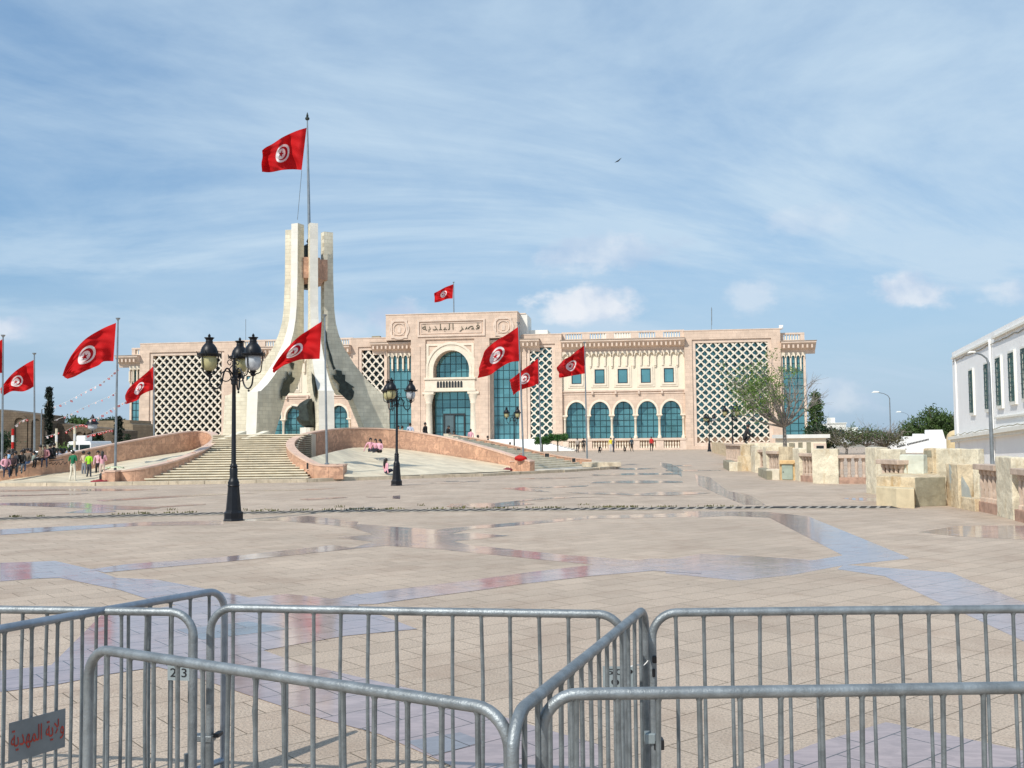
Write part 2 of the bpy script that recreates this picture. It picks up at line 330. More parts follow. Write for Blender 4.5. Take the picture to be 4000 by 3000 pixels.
M_leafo = leafm('olive_dry_leaf', (.12, .115, .055)); M_leafk = leafm('black_green_leaf', (.012, .022, .012)); M_hedge = leafm('clipped_hedge_leaf', (.04, .12, .02))
M_grate = mat('drain_grate_stone', (.34, .30, .25), .8, var=.25, vscale=3, bump=.3)
M_grated = mat('drain_dark_slot', (.012, .010, .009), .9)
M_doorg = mat('pale_green_metal_door', (.33, .38, .31), .5, .1, var=.1, vscale=3)
M_frameo = mat('orange_plaster_surround', (.58, .40, .2), .85, var=.15, vscale=3)
_cm = {}
def clothm(c):
    k = tuple(c)
    if k not in _cm: _cm[k] = mat('cloth_%s' % ('dyed'), c, .85, var=.12, vscale=6)
    return _cm[k]

# flag cloth: red field, white disc, crescent and star, printed through the UV map
def flagmat():
    mt = bpy.data.materials.new('red_flag_cloth'); mt.use_nodes = True; t = NT(mt.node_tree)
    uvn = t.n('ShaderNodeUVMap'); s = t.n('ShaderNodeSeparateXYZ', i={0: uvn.outputs[0]}); u, v = s.outputs[0], s.outputs[1]
    def dist(cx, cy): return t.m('SQRT', t.m('ADD', t.m('POWER', t.m('SUBTRACT', u, cx), 2.0), t.m('POWER', t.m('SUBTRACT', v, cy), 2.0)))
    def inside(d, r): return t.m('SUBTRACT', 1.0, t.ramp(d, r - .004, r + .004))
    disc = inside(dist(.75, .5), .26)
    cres = t.m('MULTIPLY', inside(dist(.75, .5), .195), t.m('SUBTRACT', 1.0, inside(dist(.792, .5), .155)))
    dx = t.m('SUBTRACT', u, .80); dy = t.m('SUBTRACT', v, .5)
    ang = t.m('ARCTAN2', dy, t.m('MULTIPLY', dx, -1.0)); seg = 2 * math.pi / 5
    fa = t.m('ABSOLUTE', t.m('SUBTRACT', t.m('MODULO', t.m('ADD', ang, seg * 10.5), seg), seg / 2))
    rr = t.m('SQRT', t.m('ADD', t.m('POWER', dx, 2.0), t.m('POWER', dy, 2.0)))
    X = t.m('MULTIPLY', rr, t.m('COSINE', fa)); Y = t.m('MULTIPLY', rr, t.m('SINE', fa))
    Ro = .115; Ri = Ro * .382; ax, ay = Ri * math.cos(seg / 2), Ri * math.sin(seg / 2)
    nx, ny = ay, (Ro - ax); L = math.hypot(nx, ny)
    sd = t.m('ADD', t.m('MULTIPLY', t.m('SUBTRACT', X, Ro), nx / L), t.m('MULTIPLY', Y, ny / L))
    star = t.m('SUBTRACT', 1.0, t.ramp(sd, -.004, .004))
    red = (.56, .010, .012)
    c = t.mix(disc, red, (.82, .78, .76)); c = t.mix(t.m('MAXIMUM', cres, star), c, (.42, .008, .02))
    pos = t.n('ShaderNodeNewGeometry').outputs['Position']
    b = t.n('ShaderNodeBump', i={'Height': t.noise(pos, 3.0, 4, .6), 'Strength': .35, 'Distance': .06})
    p = t.n('ShaderNodeBsdfPrincipled', i={'Base Color': c, 'Roughness': .75, 'Normal': b.outputs[0], 'Specular IOR Level': .2})
    tr = t.n('ShaderNodeBsdfTranslucent', i={0: c})
    t.nt.links.new(t.n('ShaderNodeMixShader', i={0: .32, 1: p.outputs[0], 2: tr.outputs[0]}).outputs[0], t.n('ShaderNodeOutputMaterial').inputs[0]); return mt
M_flag = flagmat()

# ---------------- ground ----------------
def sheet(name, poly, z, mt, kind='structure'):
    mb = MB(); mb.add([(p[0], p[1], z) for p in poly], [tuple(range(len(poly)))]); o = mb.build(name, mt, fixn=False)
    if o.data.polygons[0].normal.z < 0: o.data.flip_normals()
    return tag(o, kind=kind)
sheet('ground', [(-1500, -40), (1500, -40), (1500, 2500), (-1500, 2500)], -.03, M_dirt)
sheet('plaza_paving', [(-60, -20), (60, -20), (60, 175), (-60, 175)], 0, M_pave)
cA = crop(0, 1850, 1.58); cB = crop(1300, 1800, 1.58); cD = crop(2600, 1800, 1.58); cE = crop(400, 2350, 1.3825); cH = crop(2600, 2200, 1.58); cF = lambda x, y: (x, y)
bands = [
 (cD, [(100, 312), (620, 314), (880, 343), (1490, 592), (1505, 603), (1095, 640), (1090, 582), (640, 352), (400, 340), (200, 350)]),
 (cD, [(220, 575), (560, 590), (915, 613), (1090, 585), (1500, 604), (1100, 645), (780, 705), (450, 740), (0, 695), (0, 612)]),
 (cD, [(1100, 642), (1760, 690), (2150, 850), (2300, 910), (1730, 910), (1680, 872), (1350, 712), (1060, 670)]),
 (cF, [(3655, 2347), (3777, 2402), (3980, 2497), (4150, 2580), (4350, 2560), (4100, 2400), (4010, 2360)]),
 (cD, [(1560, 440), (1800, 402), (2212, 400), (2340, 405), (2340, 492), (2212, 487), (1800, 467)]),
 (cD, [(180, 85), (270, 100), (380, 185), (530, 215), (620, 275), (480, 270), (330, 210), (200, 150)]),
 (cB, [(2020, 8), (2090, 20), (2150, 50), (2156, 100), (2080, 62), (2022, 30)]),
 (cD, [(1080, 230), (1310, 228), (1310, 252), (1180, 245)]),
 (cB, [(0, 382), (335, 402), (860, 525), (990, 535), (1440, 582), (1900, 618), (1830, 640), (1700, 650), (1380, 620), (980, 580), (640, 545), (330, 525), (110, 545), (0, 555), (130, 535), (250, 500), (110, 485), (20, 475), (250, 455), (110, 410)]),
 (cB, [(330, 480), (330, 404), (640, 425), (860, 403), (1380, 362), (1600, 340), (2212, 322), (2212, 347), (1600, 357), (1000, 412), (850, 422), (660, 470), (500, 520)]),
 (cB, [(500, 462), (650, 455), (860, 446), (1090, 463), (860, 487), (600, 515)]),
 (cB, [(60, 840), (320, 803), (800, 745), (1200, 690), (1500, 655), (1960, 605), (2274, 610), (2274, 697), (1980, 680), (1600, 712), (1180, 760), (940, 795), (520, 850), (270, 885), (0, 892)]),
 (cA, [(0, 345), (700, 312), (880, 300), (1380, 292), (1380, 318), (880, 322), (700, 332), (0, 380)]),
 (cA, [(1510, 282), (1900, 262), (2212, 298), (2180, 335), (1980, 312), (1700, 290), (1510, 297)]),
 (cA, [(560, 592), (780, 560), (1380, 515), (1950, 455), (2060, 440), (2190, 465), (1400, 545), (800, 597), (650, 612)]),
 (cA, [(0, 552), (210, 545), (340, 540), (560, 590), (720, 645), (960, 655), (1150, 690), (1560, 770), (1800, 800), (2080, 770), (2212, 740), (2212, 800), (2212, 860), (1300, 880), (1200, 840), (900, 772), (740, 720), (370, 645), (210, 650), (0, 667)]),
 (cE, [(0, 78), (560, 0), (1000, -40), (1280, -10), (1700, 150), (1310, 187), (870, 265), (1060, 335), (1780, 500), (2212, 640), (2700, 780), (2700, 1100), (2300, 1080), (1800, 852), (1500, 720), (1130, 620), (870, 535), (560, 430), (300, 355), (0, 400)]),
 (cF, [(0, 2622), (200, 2600), (400, 2400), (400, 2640), (200, 2680), (0, 2705)]),
 (cH, [(500, 1290), (900, 1125), (1360, 985), (2160, 1150), (2500, 1230), (2600, 1400), (1200, 1500)]),
 # far bands, seen as thin streaks
 (cA, [(0, 182), (480, 178), (560, 186), (720, 235), (640, 245), (400, 243), (560, 215), (0, 195)]), (cA, [(0, 105), (330, 96), (590, 92), (980, 100), (720, 108), (330, 108), (0, 112)]), (cA, [(0, 136), (560, 122), (470, 130), (0, 142)]),
 (cA, [(590, 165), (1300, 126), (1600, 120), (1300, 135), (640, 172)]), (cA, [(980, 205), (1270, 186), (1270, 193), (1000, 209)]), (cA, [(1840, 158), (2130, 146), (2150, 150), (1900, 164)]), (cA, [(560, 190), (1000, 210), (930, 222), (700, 225)]),
 (cA, [(1480, 108), (1800, 100), (2100, 92), (1800, 106)]),
 (cB, [(610, 136), (830, 131), (780, 138), (650, 142)]), (cB, [(1040, 172), (1180, 163), (1350, 194), (1180, 186)]), (cB, [(370, 218), (415, 215), (415, 236), (370, 234)]), (cB, [(200, 222), (360, 228), (220, 226)]),
 (cB, [(700, 285), (730, 268), (1000, 262), (1320, 228), (1660, 222), (1320, 237), (1120, 255), (1250, 268), (985, 290), (890, 292)]),
 (cB, [(1430, 196), (1740, 198), (1890, 206), (2020, 192), (2212, 205), (2020, 215), (1900, 216), (1740, 210), (1580, 206)]),
 (cB, [(1580, 132), (1740, 126), (1880, 122), (2160, 126), (2160, 136), (1880, 140), (1740, 138), (1590, 140)]), (cB, [(1580, 84), (1880, 76), (2150, 76), (2150, 86), (1880, 88), (1600, 92)]), (cB, [(1690, 52), (1860, 45), (2000, 48), (1860, 56)]),
 (cB, [(1140, 112), (1300, 106), (1580, 104), (1300, 114)]), (cB, [(1200, 165), (1580, 152), (1560, 160), (1300, 170)]), (cB, [(0, 225), (90, 228), (0, 233)]),
 (cD, [(0, 195), (100, 192), (280, 200), (180, 208), (0, 216)]), (cD, [(0, 128), (100, 125), (100, 133), (0, 136)]), (cD, [(0, 58), (340, 57), (340, 62), (0, 64)]), (cD, [(0, 30), (160, 26), (160, 31), (0, 36)]),
]
mb = MB()
for i, (cf, poly) in enumerate(bands):
    z = .0012 + i * .00022
    P = [G(*cf(*p)) for p in poly]; mb.add([(p.x, p.y, z) for p in P], [tuple(range(len(P)))])
o = mb.build('polished_marble_bands', M_pol, fixn=False); tag(o, kind='structure')
for p in o.data.polygons:
    if p.normal.z < 0: p.flip()
mb = MB()
for i, (cf, poly) in enumerate([(cE, [(400, 155), (790, 110), (1010, 150), (540, 210)]), (cE, [(1640, 760), (1930, 710), (2060, 760), (1790, 840)])]):
    P = [G(*cf(*p)) for p in poly]; mb.add([(p.x, p.y, .0062 + i * .0003) for p in P], [tuple(range(len(P)))])
o = mb.build('polished_slate_diamonds', M_slate, fixn=False); tag(o, kind='structure')
for p in o.data.polygons:
    if p.normal.z < 0: p.flip()

# drain across the plaza
dr = [G(-30, 2031), G(868, 2008), G(1400, 1999), G(2000, 1994), G(2600, 1989), G(3000, 1985), G(3500, 1984)]
mb = MB(); gb = MB(); rnd = random.Random(4)
for a, b in zip(dr, dr[1:]):
    a = Vector((a.x, a.y, 0)); b = Vector((b.x, b.y, 0)); d = (b - a); L = d.length; u = d / L; n = Vector((-u.y, u.x, 0))
    mb.add([a - n * .4 + XYZ(0, 0, .021), b - n * .4 + XYZ(0, 0, .021), b + n * .4 + XYZ(0, 0, .021), a + n * .4 + XYZ(0, 0, .021)], [(0, 1, 2, 3)])
    for s_ in (-.46, .4):
        gb.add([a + n * s_ + XYZ(0, 0, .0), b + n * s_, b + n * (s_ + .06), a + n * (s_ + .06)] + [q + XYZ(0, 0, .028) for q in (a + n * s_, b + n * s_, b + n * (s_ + .06), a + n * (s_ + .06))], [(4, 5, 6, 7), (0, 1, 5, 4), (2, 3, 7, 6)])
    k = 0.0
    while k < L - .1:
        c = a + u * k; sh = u * .13
        if rnd.random() > .03: gb.add([c - n * .4 - sh + XYZ(0, 0, .027), c - n * .4 - sh + u * .09 + XYZ(0, 0, .027), c + n * .4 + sh + u * .09 + XYZ(0, 0, .027), c + n * .4 + sh + XYZ(0, 0, .027)], [(0, 1, 2, 3)])
        k += .26
dd = empty('drain_channel'); tag(dd, 'long slotted stone drain running across the plaza', 'drain')
mb.build('channel', M_grated, dd, fixn=False); gb.build('grate', M_grate, dd, fixn=False)
# weeds by the drain
mb = MB()
for k in range(90):
    i = rnd.choice([0, 0, 1, 1, 2, 2, 3, 3, 4]); t = rnd.random(); p = dr[i].lerp(dr[i + 1], t) + XYZ(rnd.gauss(0, .05), .48 + rnd.random() * .12, .0)
    if rnd.random() < .12: p.y += rnd.random() * 2.2
    for q in range(rnd.randint(6, 18)):
        c = p + XYZ(rnd.gauss(0, .09), rnd.gauss(0, .05), 0); a = rnd.random() * 6.28; h = .02 + rnd.random() * .07; d = XYZ(math.cos(a), math.sin(a), 0)
        mb.add([c, c + d * .025, c + d * .03 + XYZ(0, 0, h), c + d * .05 + XYZ(0, 0, h * .8)], [(0, 1, 3, 2)])
tag(mb.build('weeds', [leafm('dry_weed', (.16, .15, .05))], fixn=False), 'dry green weeds sprouting along the drain', 'weeds', kind='stuff')
# ---------------- the palace ----------------
P0 = G(2500, 1757); PA = P0 - Vector(FU) * 60; PB = P0 + Vector(FU) * 60
fr, uv, FUv, FN = wallframe(PA, PB)
PAL = empty('palace_building', (P0.x, P0.y, 0)); tag(PAL, 'long pink and cream stone palace with lattice screens and teal glass', 'building')
PINV = Matrix.Translation((-P0.x, -P0.y, 0))
def pb(mb, name, mats, parent=None, **k):
    mb.v = [(x - P0.x, y - P0.y, z) for x, y, z in mb.v] if parent is None or parent is PAL else mb.v
    return mb.build(name, mats, parent or PAL, **k)
def sub(mb, name, mats, part, **k):
    mb.v = [(x - P0.x, y - P0.y, z) for x, y, z in mb.v]; return mb.build(name, mats, part, **k)
c1 = crop(400, 1150, 2.074); c2 = crop(1400, 1150, 2.074); c3 = crop(2100, 1150, 1.92348); c5 = crop(0, 1200, 2.2125)
U = lambda px, py=1550: uv(px, py)[0]
Z = lambda px, py: uv(px, py)[1]
B_ = lambda mb, u0, u1, z0, z1, v0, v1: fbox(mb, fr, u0, u1, z0, z1, v0, v1)
zb = 1.9   # terrace level
# section limits along the facade
uLc0, uLb0, uLb1, uLw1, uNl0, uGl0, uPt0, uPt1, uGr1, uNr1, uRb0, uRb1, uRg1 = [U(x) for x in (514, 552, 930, 1374, 1374, 1513, 1618, 1921, 2036, 2197, 2676, 3052, 3150)]
zTop = Z(2860, 1291); zTopL = Z(740, 1341)
zBlk = (zTop + zTopL) / 2
zCor = Z(2430, 1329); zPar = Z(2400, 1306)
print('palace z', zTop, zTopL, zCor, zPar, 'terrace', Z(2500, 1712), 'u', uLb0, uRg1)
# main body behind everything
mb = MB(); B_(mb, uLc0 + .5, uRg1 - .4, 0, zCor - .3, -30, -3.2); pb(mb, 'wall', M_cream)
mb = MB(); B_(mb, uLb0 - 2, uRg1 + .2, 0, zb, -3.1, -.35); pb(mb, 'podium', M_pinkp)

def glass(u0, u1, z0, z1, v, nu, nz, mt=None, name='glass_panel', door=None):
    g = MB(); B_(g, u0, u1, z0, z1, v - .1, v); gp = pb(g, name, mt or M_glass)
    q = MB(); t = .055
    for i in range(nu + 1):
        x = u0 + (u1 - u0) * i / nu; B_(q, x - t, x + t, z0, z1, v - .02, v + .05)
    for j in range(nz + 1):
        z = z0 + (z1 - z0) * j / nz; B_(q, u0, u1, z - t, z + t, v - .02, v + .045)
    sub(q, 'mullions', M_mull, gp); return gp
def lattice(u0, u1, z0, z1, v, pu, pz, mt, name='lattice_screen', w=.2, d=.42):
    q = MB(); s = math.hypot(pu, pz)
    def clip(a, b):
        (x0, y0), (x1, y1) = a, b; t0, t1 = 0., 1.; dx, dy = x1 - x0, y1 - y0
        for p, qq in ((-dx, x0 - u0), (dx, u1 - x0), (-dy, y0 - z0), (dy, z1 - y0)):
            if abs(p) < 1e-9:
                if qq < 0: return None
            else:
                r = qq / p
                if p < 0: t0 = max(t0, r)
                else: t1 = min(t1, r)
        return ((x0 + dx * t0, y0 + dy * t0), (x0 + dx * t1, y0 + dy * t1)) if t1 - t0 > 1e-3 else None
    H = z1 - z0; Wd = u1 - u0; n = int((Wd + H * pu / pz) / pu) + 2
    for sgn in (1, -1):
        for k in range(-2, n + 2):
            x = (u0 - H * pu / pz + k * pu) if sgn == 1 else (u0 + k * pu)
            a = (x, z0) if sgn == 1 else (x, z0); b = (x + H * pu / pz, z1) if sgn == 1 else (x - H * pu / pz, z1)
            c = clip(a, b)
            if not c: continue
            (ax, ay), (bx, by) = c; L = math.hypot(bx - ax, by - ay)
            if L < .3: continue
            nx, ny = -(by - ay) / L * w / 2, (bx - ax) / L * w / 2; o = .004 * (sgn + 1)
            vs = []
            for vv in (v - d + o, v + o):
                kx = 1.0 if vv > v - .1 else .6
                vs += [fr(ax + nx * kx, ay + ny * kx, vv), fr(ax - nx * kx, ay - ny * kx, vv), fr(bx - nx * kx, by - ny * kx, vv), fr(bx + nx * kx, by + ny * kx, vv)]
            q.add(vs, [(0, 1, 2, 3), (4, 5, 6, 7), (0, 1, 5, 4), (1, 2, 6, 5), (2, 3, 7, 6), (3, 0, 4, 7)])
    # little star bosses at crossings
    nu_ = int(Wd / (pu / 2)) + 2; nz_ = int(H / (pz / 2)) + 2; r = w * 1.0
    for i in range(nu_):
        for j in range(nz_):
            if (i + j) % 2: continue
            x = u0 + i * pu / 2; z = z0 + j * pz / 2
            if x > u1 - r or z > z1 - r or x < u0 + r or z < z0 + r: continue
            q.prism([(x + r * math.cos(a * math.pi / 4), z + r * math.sin(a * math.pi / 4)) for a in range(8)], v - .2, v + .02, fr)
    return pb(q, name, mt)
def block(u0, u1, z1, o0, o1, oz0, oz1, pu, pz, gm, nu=9, nz=14, vf=.6):
    # stone frame round a lattice opening
    q = MB(); st = .55
    B_(q, u0, o0 - st, 0, z1, -3, vf); B_(q, o1 + st, u1, 0, z1, -3, vf); B_(q, o0 - st, o1 + st, oz1 + st, z1, -3, vf); B_(q, o0 - st, o1 + st, 0, oz0 - st, -3, vf)
    pb(q, 'pier_frame', M_pink)
    q = MB(); a, b = -2.9, vf - .22
    B_(q, o0 - st + .002, o0, oz0 - st, oz1 + st, a, b); B_(q, o1, o1 + st - .002, oz0 - st, oz1 + st, a, b); B_(q, o0, o1, oz1, oz1 + st - .002, a, b); B_(q, o0, o1, oz0 - st + .002, oz0, a, b)
    pb(q, 'inner_frame', M_pinkp)
    q = MB(); B_(q, u0 - .06, u1 + .06, z1, z1 + .14, -3, vf + .06); pb(q, 'coping', M_pinkp)
    glass(o0, o1, oz0, oz1, -.9, nu, nz, gm)
    lattice(o0 + .01, o1 - .01, oz0 + .01, oz1 - .01, vf - .35, pu, pz, M_latt, w=.2, d=.5)
oz1 = Z(*c3(1450, 362)); oz0 = Z(*c3(1450, 1112))
block(uRb0, uRb1, zTop, U(*c3(1190, 700)), U(*c3(1733, 700)), oz0, oz1, 1.33, 1.26, M_glass)
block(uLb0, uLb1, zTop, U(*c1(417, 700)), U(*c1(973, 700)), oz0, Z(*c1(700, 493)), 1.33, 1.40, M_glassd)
oz1n = Z(*c2(1475, 430))
block(U(2041), uNr1, Z(2100, 1309), U(*c2(1391, 700)), U(*c2(1570, 700)), Z(*c2(1480, 1180)), oz1n, 1.33, 1.26, M_glass, 3, 14, .5)
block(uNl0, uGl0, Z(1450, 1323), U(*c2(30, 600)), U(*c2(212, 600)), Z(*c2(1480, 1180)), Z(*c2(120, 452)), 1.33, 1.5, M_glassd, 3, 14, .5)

def cornice(u0, u1, zc, par=True, el=0, er=0, depth=1.7):
    # overhanging tiled eave on brackets, parapet with balusters above
    q = MB()
    poly = [(-.5, zc - 1.9), (.1, zc - 1.9), (.25, zc - 1.3), (.7, zc - 1.1), (depth - .3, zc - .45), (depth, zc - .25), (depth, zc), (-.5, zc + .12)]
    a, b = u0 - el, u1 + er
    q.prism(poly, a, b, lambda v, z, uu: fr(uu, z, v)); e = pb(q, 'eave', M_pinkp)
    q = MB(); u = a + .3
    while u < b - .3:
        B_(q, u, u + .28, zc - 1.05, zc - .35, .3, depth - .25); u += .72
    sub(q, 'brackets', M_pinkp, e)
    q = MB(); B_(q, a - .1, b + .1, zc + .0, zc + .1, -.4, depth + .08); sub(q, 'eave_tiles', mat('weathered_grey_tile', (.33, .26, .2), .85, var=.2), e)
    if par:
        zp = zc + 1.55; q = MB(); B_(q, u0, u1, zc + .13, zc + .4, -1, -.45); B_(q, u0, u1, zp - .28, zp, -1, -.4); nb_ = max(1, round((u1 - u0) / 3.9)); wbay = (u1 - u0) / nb_
        for i in range(nb_ + 1):
            x = u0 + i * wbay; B_(q, max(u0, x - .65), min(u1, x + .65), zc + .4, zp - .28, -.98, -.43)
        pr = pb(q, 'roof_parapet', M_pinkp)
        q = MB()
        for i in range(nb_):
            x = u0 + i * wbay + .85
            while x < u0 + (i + 1) * wbay - .75:
                B_(q, x, x + .2, zc + .4, zp - .28, -.8, -.6); x += .42
        sub(q, 'balusters', M_creams, pr)
def pendants(u0, u1, zt, n, mt, zlen=2.3, vf=.12):
    q = MB(); w = (u1 - u0) / n
    for i in range(n):
        x = u0 + i * w
        q.prism([(x, zt)] + [(x + w / 2 - w * .36 * math.cos(a * math.pi / 6), zt - .95 + w * .5 * math.sin(a * math.pi / 6) * 1.2) for a in range(7)] + [(x + w, zt)], -.05, .35, fr)
        B_(q, x - w * .14, x + w * .14, zt - zlen, zt - .9, -.05, .33); B_(q, x - w * .09, x + w * .09, zt - zlen - .25, zt - zlen, -.04, .22)
    return pb(q, 'pendant_frieze', mt)
def wing(u0, u1, left=False):
    q = MB(); zS = Z(*c3(640, 903)) if True else 0
    zA0 = Z(2500, 1712)              # floor of the arches
    zband1 = Z(*c3(650, 728)); zfr0 = Z(*c3(650, 500)); zsp = zS
    B_(q, u0, u1, zband1, zCor - 1.8, -3.1, 0); upper = pb(q, 'upper_wall', M_cream)
    n = 5; bw = (u1 - u0) / n * .965; us = u0 + (u1 - u0) * .018; zarch = Z(*c3(650, 772))
    q = MB(); zt = zband1
    rin = bw * .40; zc = zsp + .35
    for i in range(n):
        a = us + i * bw; b = a + bw; cx = (a + b) / 2
        pts = []
        for k in range(0, 19):
            th = math.pi * 1.07 * (k / 18) - math.pi * .035
            x = -math.cos(th) * rin; z = math.sin(th) * rin * 1.16 + (abs(math.sin(th)) ** 6) * .12
            pts.append((cx + x, zc + z))
        poly = [(a, zsp)] + [(a, zt), (b, zt), (b, zsp)] + [(pts[-1][0], zsp)] + pts[::-1] + [(pts[0][0], zsp)]
        q.prism(poly, -.75, -.02, fr)
    B_(q, u0, us, zsp, zt, -.75, -.02); B_(q, us + n * bw, u1, zsp, zt, -.75, -.02); B_(q, u0, us - .15, zA0 - .3, zsp, -.75, -.03); B_(q, us + n * bw + .15, u1, zA0 - .3, zsp, -.75, -.03)
    arc = pb(q, 'arcade', M_pink)
    q = MB()
    for i in range(n):
        cx = us + (i + .5) * bw
        for (r0, r1, v1) in ((rin * 1.0, rin * 1.14, .1), (rin * 1.14, rin * 1.2, .04)):
            A = [(cx - math.cos(math.pi * k / 16) * r0, zc + math.sin(math.pi * k / 16) * r0 * 1.17) for k in range(17)]
            Bq = [(cx - math.cos(math.pi * k / 16) * r1, zc + math.sin(math.pi * k / 16) * r1 * 1.17) for k in range(17)]
            q.prism([(cx - r1, zsp)] + Bq + [(cx + r1, zsp), (cx + r0, zsp)] + A[::-1] + [(cx - r0, zsp)], -.02, v1, fr)
    sub(q, 'archivolt', M_creams, arc)
    for i in range(n + 1):   # slender columns
        x = us + i * bw; q = MB()
        for p, zz_ in (((.55, zsp - .32), 0), ): pass
        base = fr(x, 0, .0)
        q.lathe([(.34, zA0), (.34, zA0 + .3), (.24, zA0 + .4), (.2, zA0 + .6), (.19, zsp - .8), (.26, zsp - .72), (.22, zsp - .62), (.38, zsp - .22)], 10, base)
        B_(q, x - .48, x + .48, zsp - .22, zsp, -.4, .42)
        pb(q, 'column', M_creams, smooth=True)
    q = MB(); B_(q, u0, u1, zband1 - .02, zband1 + .26, -.5, .16); B_(q, u0, u1, zarch + .55, zarch + .72, -.3, .08); B_(q, u0, u1, zCor - 2.05, zCor - 1.75, -.1, .3); pb(q, 'string_course', M_pinkp)
    glass(us, us + n * bw, zA0, zarch + .2, -1.0, n * 4, 7)
    # base balustrade
    q = MB(); ztb = zA0; zbb = Z(*c3(650, 1172)); B_(q, u0, u1, 0, zbb + .35, -.3, .62); B_(q, u0, u1, ztb - .32, ztb - .02, -.3, .7)
    for i in range(n + 1):
        x = us + i * bw; B_(q, max(u0, x - .62), min(u1, x + .62), zbb + .35, ztb - .32, -.29, .6)
    bs = pb(q, 'base_balustrade', M_pinkp)
    q = MB()
    for i in range(n):
        for k in range(6):
            x = us + i * bw + .62 + (bw - 1.24) * (k + .5) / 6; c = fr(x, 0, .3); h = ztb - .32 - zbb - .35; z0 = zbb + .35
            q.lathe([(.17, z0), (.17, z0 + h * .12), (.09, z0 + h * .3), (.16, z0 + h * .6), (.08, z0 + h * .85), (.16, z0 + h)], 6, c)
    sub(q, 'balusters', M_creams, bs)
    q = MB(); B_(q, u0, u1, zbb + .35, ztb - .32, -.29, -.1); pb(q, 'shaded_wall', M_pinkp)
    # windows
    zw0 = Z(*c3(640, 668)); zw1 = Z(*c3(640, 560))
    for i in range(5):
        px0 = c3(255 + i * 173.3, 600)[0]; px1 = c3(330 + i * 173.3, 600)[0]
        a = U(px0, 1460); b = U(px1, 1460)
        if left: sh = u0 - uNr1 - (u1 - u0 - (uRb0 - uNr1)) / 2 + (u1 - u0 - (uRb0 - uNr1)); a += u0 - uNr1; b += u0 - uNr1
        q = MB()
        for (o, v1, t) in ((.62, .1, .3), (.32, .2, .32)):
            B_(q, a - o, a - o + t, zw0 - o, zw1 + o, -.1, v1); B_(q, b + o - t, b + o, zw0 - o, zw1 + o, -.1, v1); B_(q, a - o + t, b + o - t, zw1 + o - t, zw1 + o, -.1, v1); B_(q, a - o + t, b + o - t, zw0 - o, zw0 - o + t, -.1, v1)
        wf = pb(q, 'window', M_creams)
        q = MB(); B_(q, a, b, zw0, zw1, -.05, .03); sub(q, 'pane', M_glass, wf)
        q = MB(); t = .13; B_(q, a - .01, a + t, zw0, zw1, .03, .12); B_(q, b - t, b + .01, zw0, zw1, .03, .12); B_(q, a + t, b - t, zw1 - t, zw1, .03, .11); B_(q, a + t, b - t, zw0, zw0 + t, .03, .11); sub(q, 'sash', M_dark, wf)
        q = MB(); x = b + 1.75; B_(q, x - .16, x + .16, zw0 - 1.75, zw0 - 1.35, 0, .4); B_(q, x - .08, x + .08, zw0 - 1.35, zw0 - 1.05, 0, .25); pb(q, 'spotlight', M_pinkp)
    pendants(u0, u1, zCor - 1.85, 17, M_creams, 2.4)
    cornice(u0 - .05, u1 + .05, zCor)
wing(uNr1, uRb0)
wing(uLb1, uLw1, True)
# glazed end bays and glazed bays beside the portal
def glazedbay(u0, u1, zt, zc, z0, nu, nz, el=0, er=0, nfr=6, par=True):
    glass(u0, u1, z0, zt, -.2, nu, nz)
    if nfr: pendants(u0, u1, zc - 1.7, nfr, M_creams, 2.7)
    cornice(u0, u1, zc, par, el, er, 1.6)
    q = MB(); B_(q, u0, u1, 0, z0, -3, .1); B_(q, u0 - .0, u0 + .35, z0, zt, -.15, .12); B_(q, u1 - .35, u1, z0, zt, -.15, .12); pb(q, 'jamb', M_pinkp)
zgt = Z(*c3(1900, 430)); zg0 = Z(*c3(1900, 1130))
glazedbay(uRb1 + .0, uRg1, zCor - 1.9, Z(3090, 1336), 1.6, 3, 12, er=1.5, nfr=5)
glazedbay(uLc0 - .3, uLb0, zCor - 1.9, Z(510, 1395) + .1, 1.6, 2, 12, el=2.0, nfr=3)
zgb = Z(*c2(340, 395)); glazedbay(uGl0, uPt0, zgb - 1.9, zgb, zb, 4, 10, el=2.5, nfr=5, par=False)
glazedbay(uPt1, uGr1, zgb - 1.9, zgb, zb - .6, 5, 10, er=3.2, nfr=0, par=False)
# side of the right glazed end bay
q = MB(); B_(q, uRg1 - .1, uRg1, 1.6, zCor - 2, -14, -.2); pb(q, 'glass_panel', M_glass)
# portal
zp = Z(*c2(760, 370)); zu = Z(*c2(760, 168)); zlow = zb
q = MB(); PV = 2.2
uo0, uo1 = U(*c2(548, 700)), U(*c2(978, 700)); zbt0 = Z(*c2(770, 690)); zbb0 = Z(*c2(770, 790)); 
B_(q, uPt0, uo0 + .4, 0, zp, -3, PV); B_(q, uo1 - .4, uPt1, 0, zp, -3, PV)
B_(q, uPt0 + .25, uo0 - .5, zb, zp - 1.2, PV, PV + .12); B_(q, uo1 + .5, uPt1 - .25, zb, zp - 1.2, PV, PV + .12)
pb(q, 'portal_pier', M_pink)
q = MB(); cx = (U(*c2(637, 600)) + U(*c2(902, 600))) / 2; rr = (U(*c2(902, 600)) - U(*c2(637, 600))) / 2 + .25; zc = Z(*c2(770, 618)); ztop = zp
pts = [(cx - math.cos(math.pi * (1.14 * k / 24 - .07)) * rr, zc + math.sin(math.pi * (1.14 * k / 24 - .07)) * rr * 1.08) for k in range(25)]
q.prism([(uo0 + .4, zbt0), (uo0 + .4, ztop), (uo1 - .4, ztop), (uo1 - .4, zbt0), (pts[-1][0], zbt0)] + pts[::-1] + [(pts[0][0], zbt0)], -.6, PV - .35, fr)
pa = pb(q, 'portal_arch', M_pink)
q = MB()
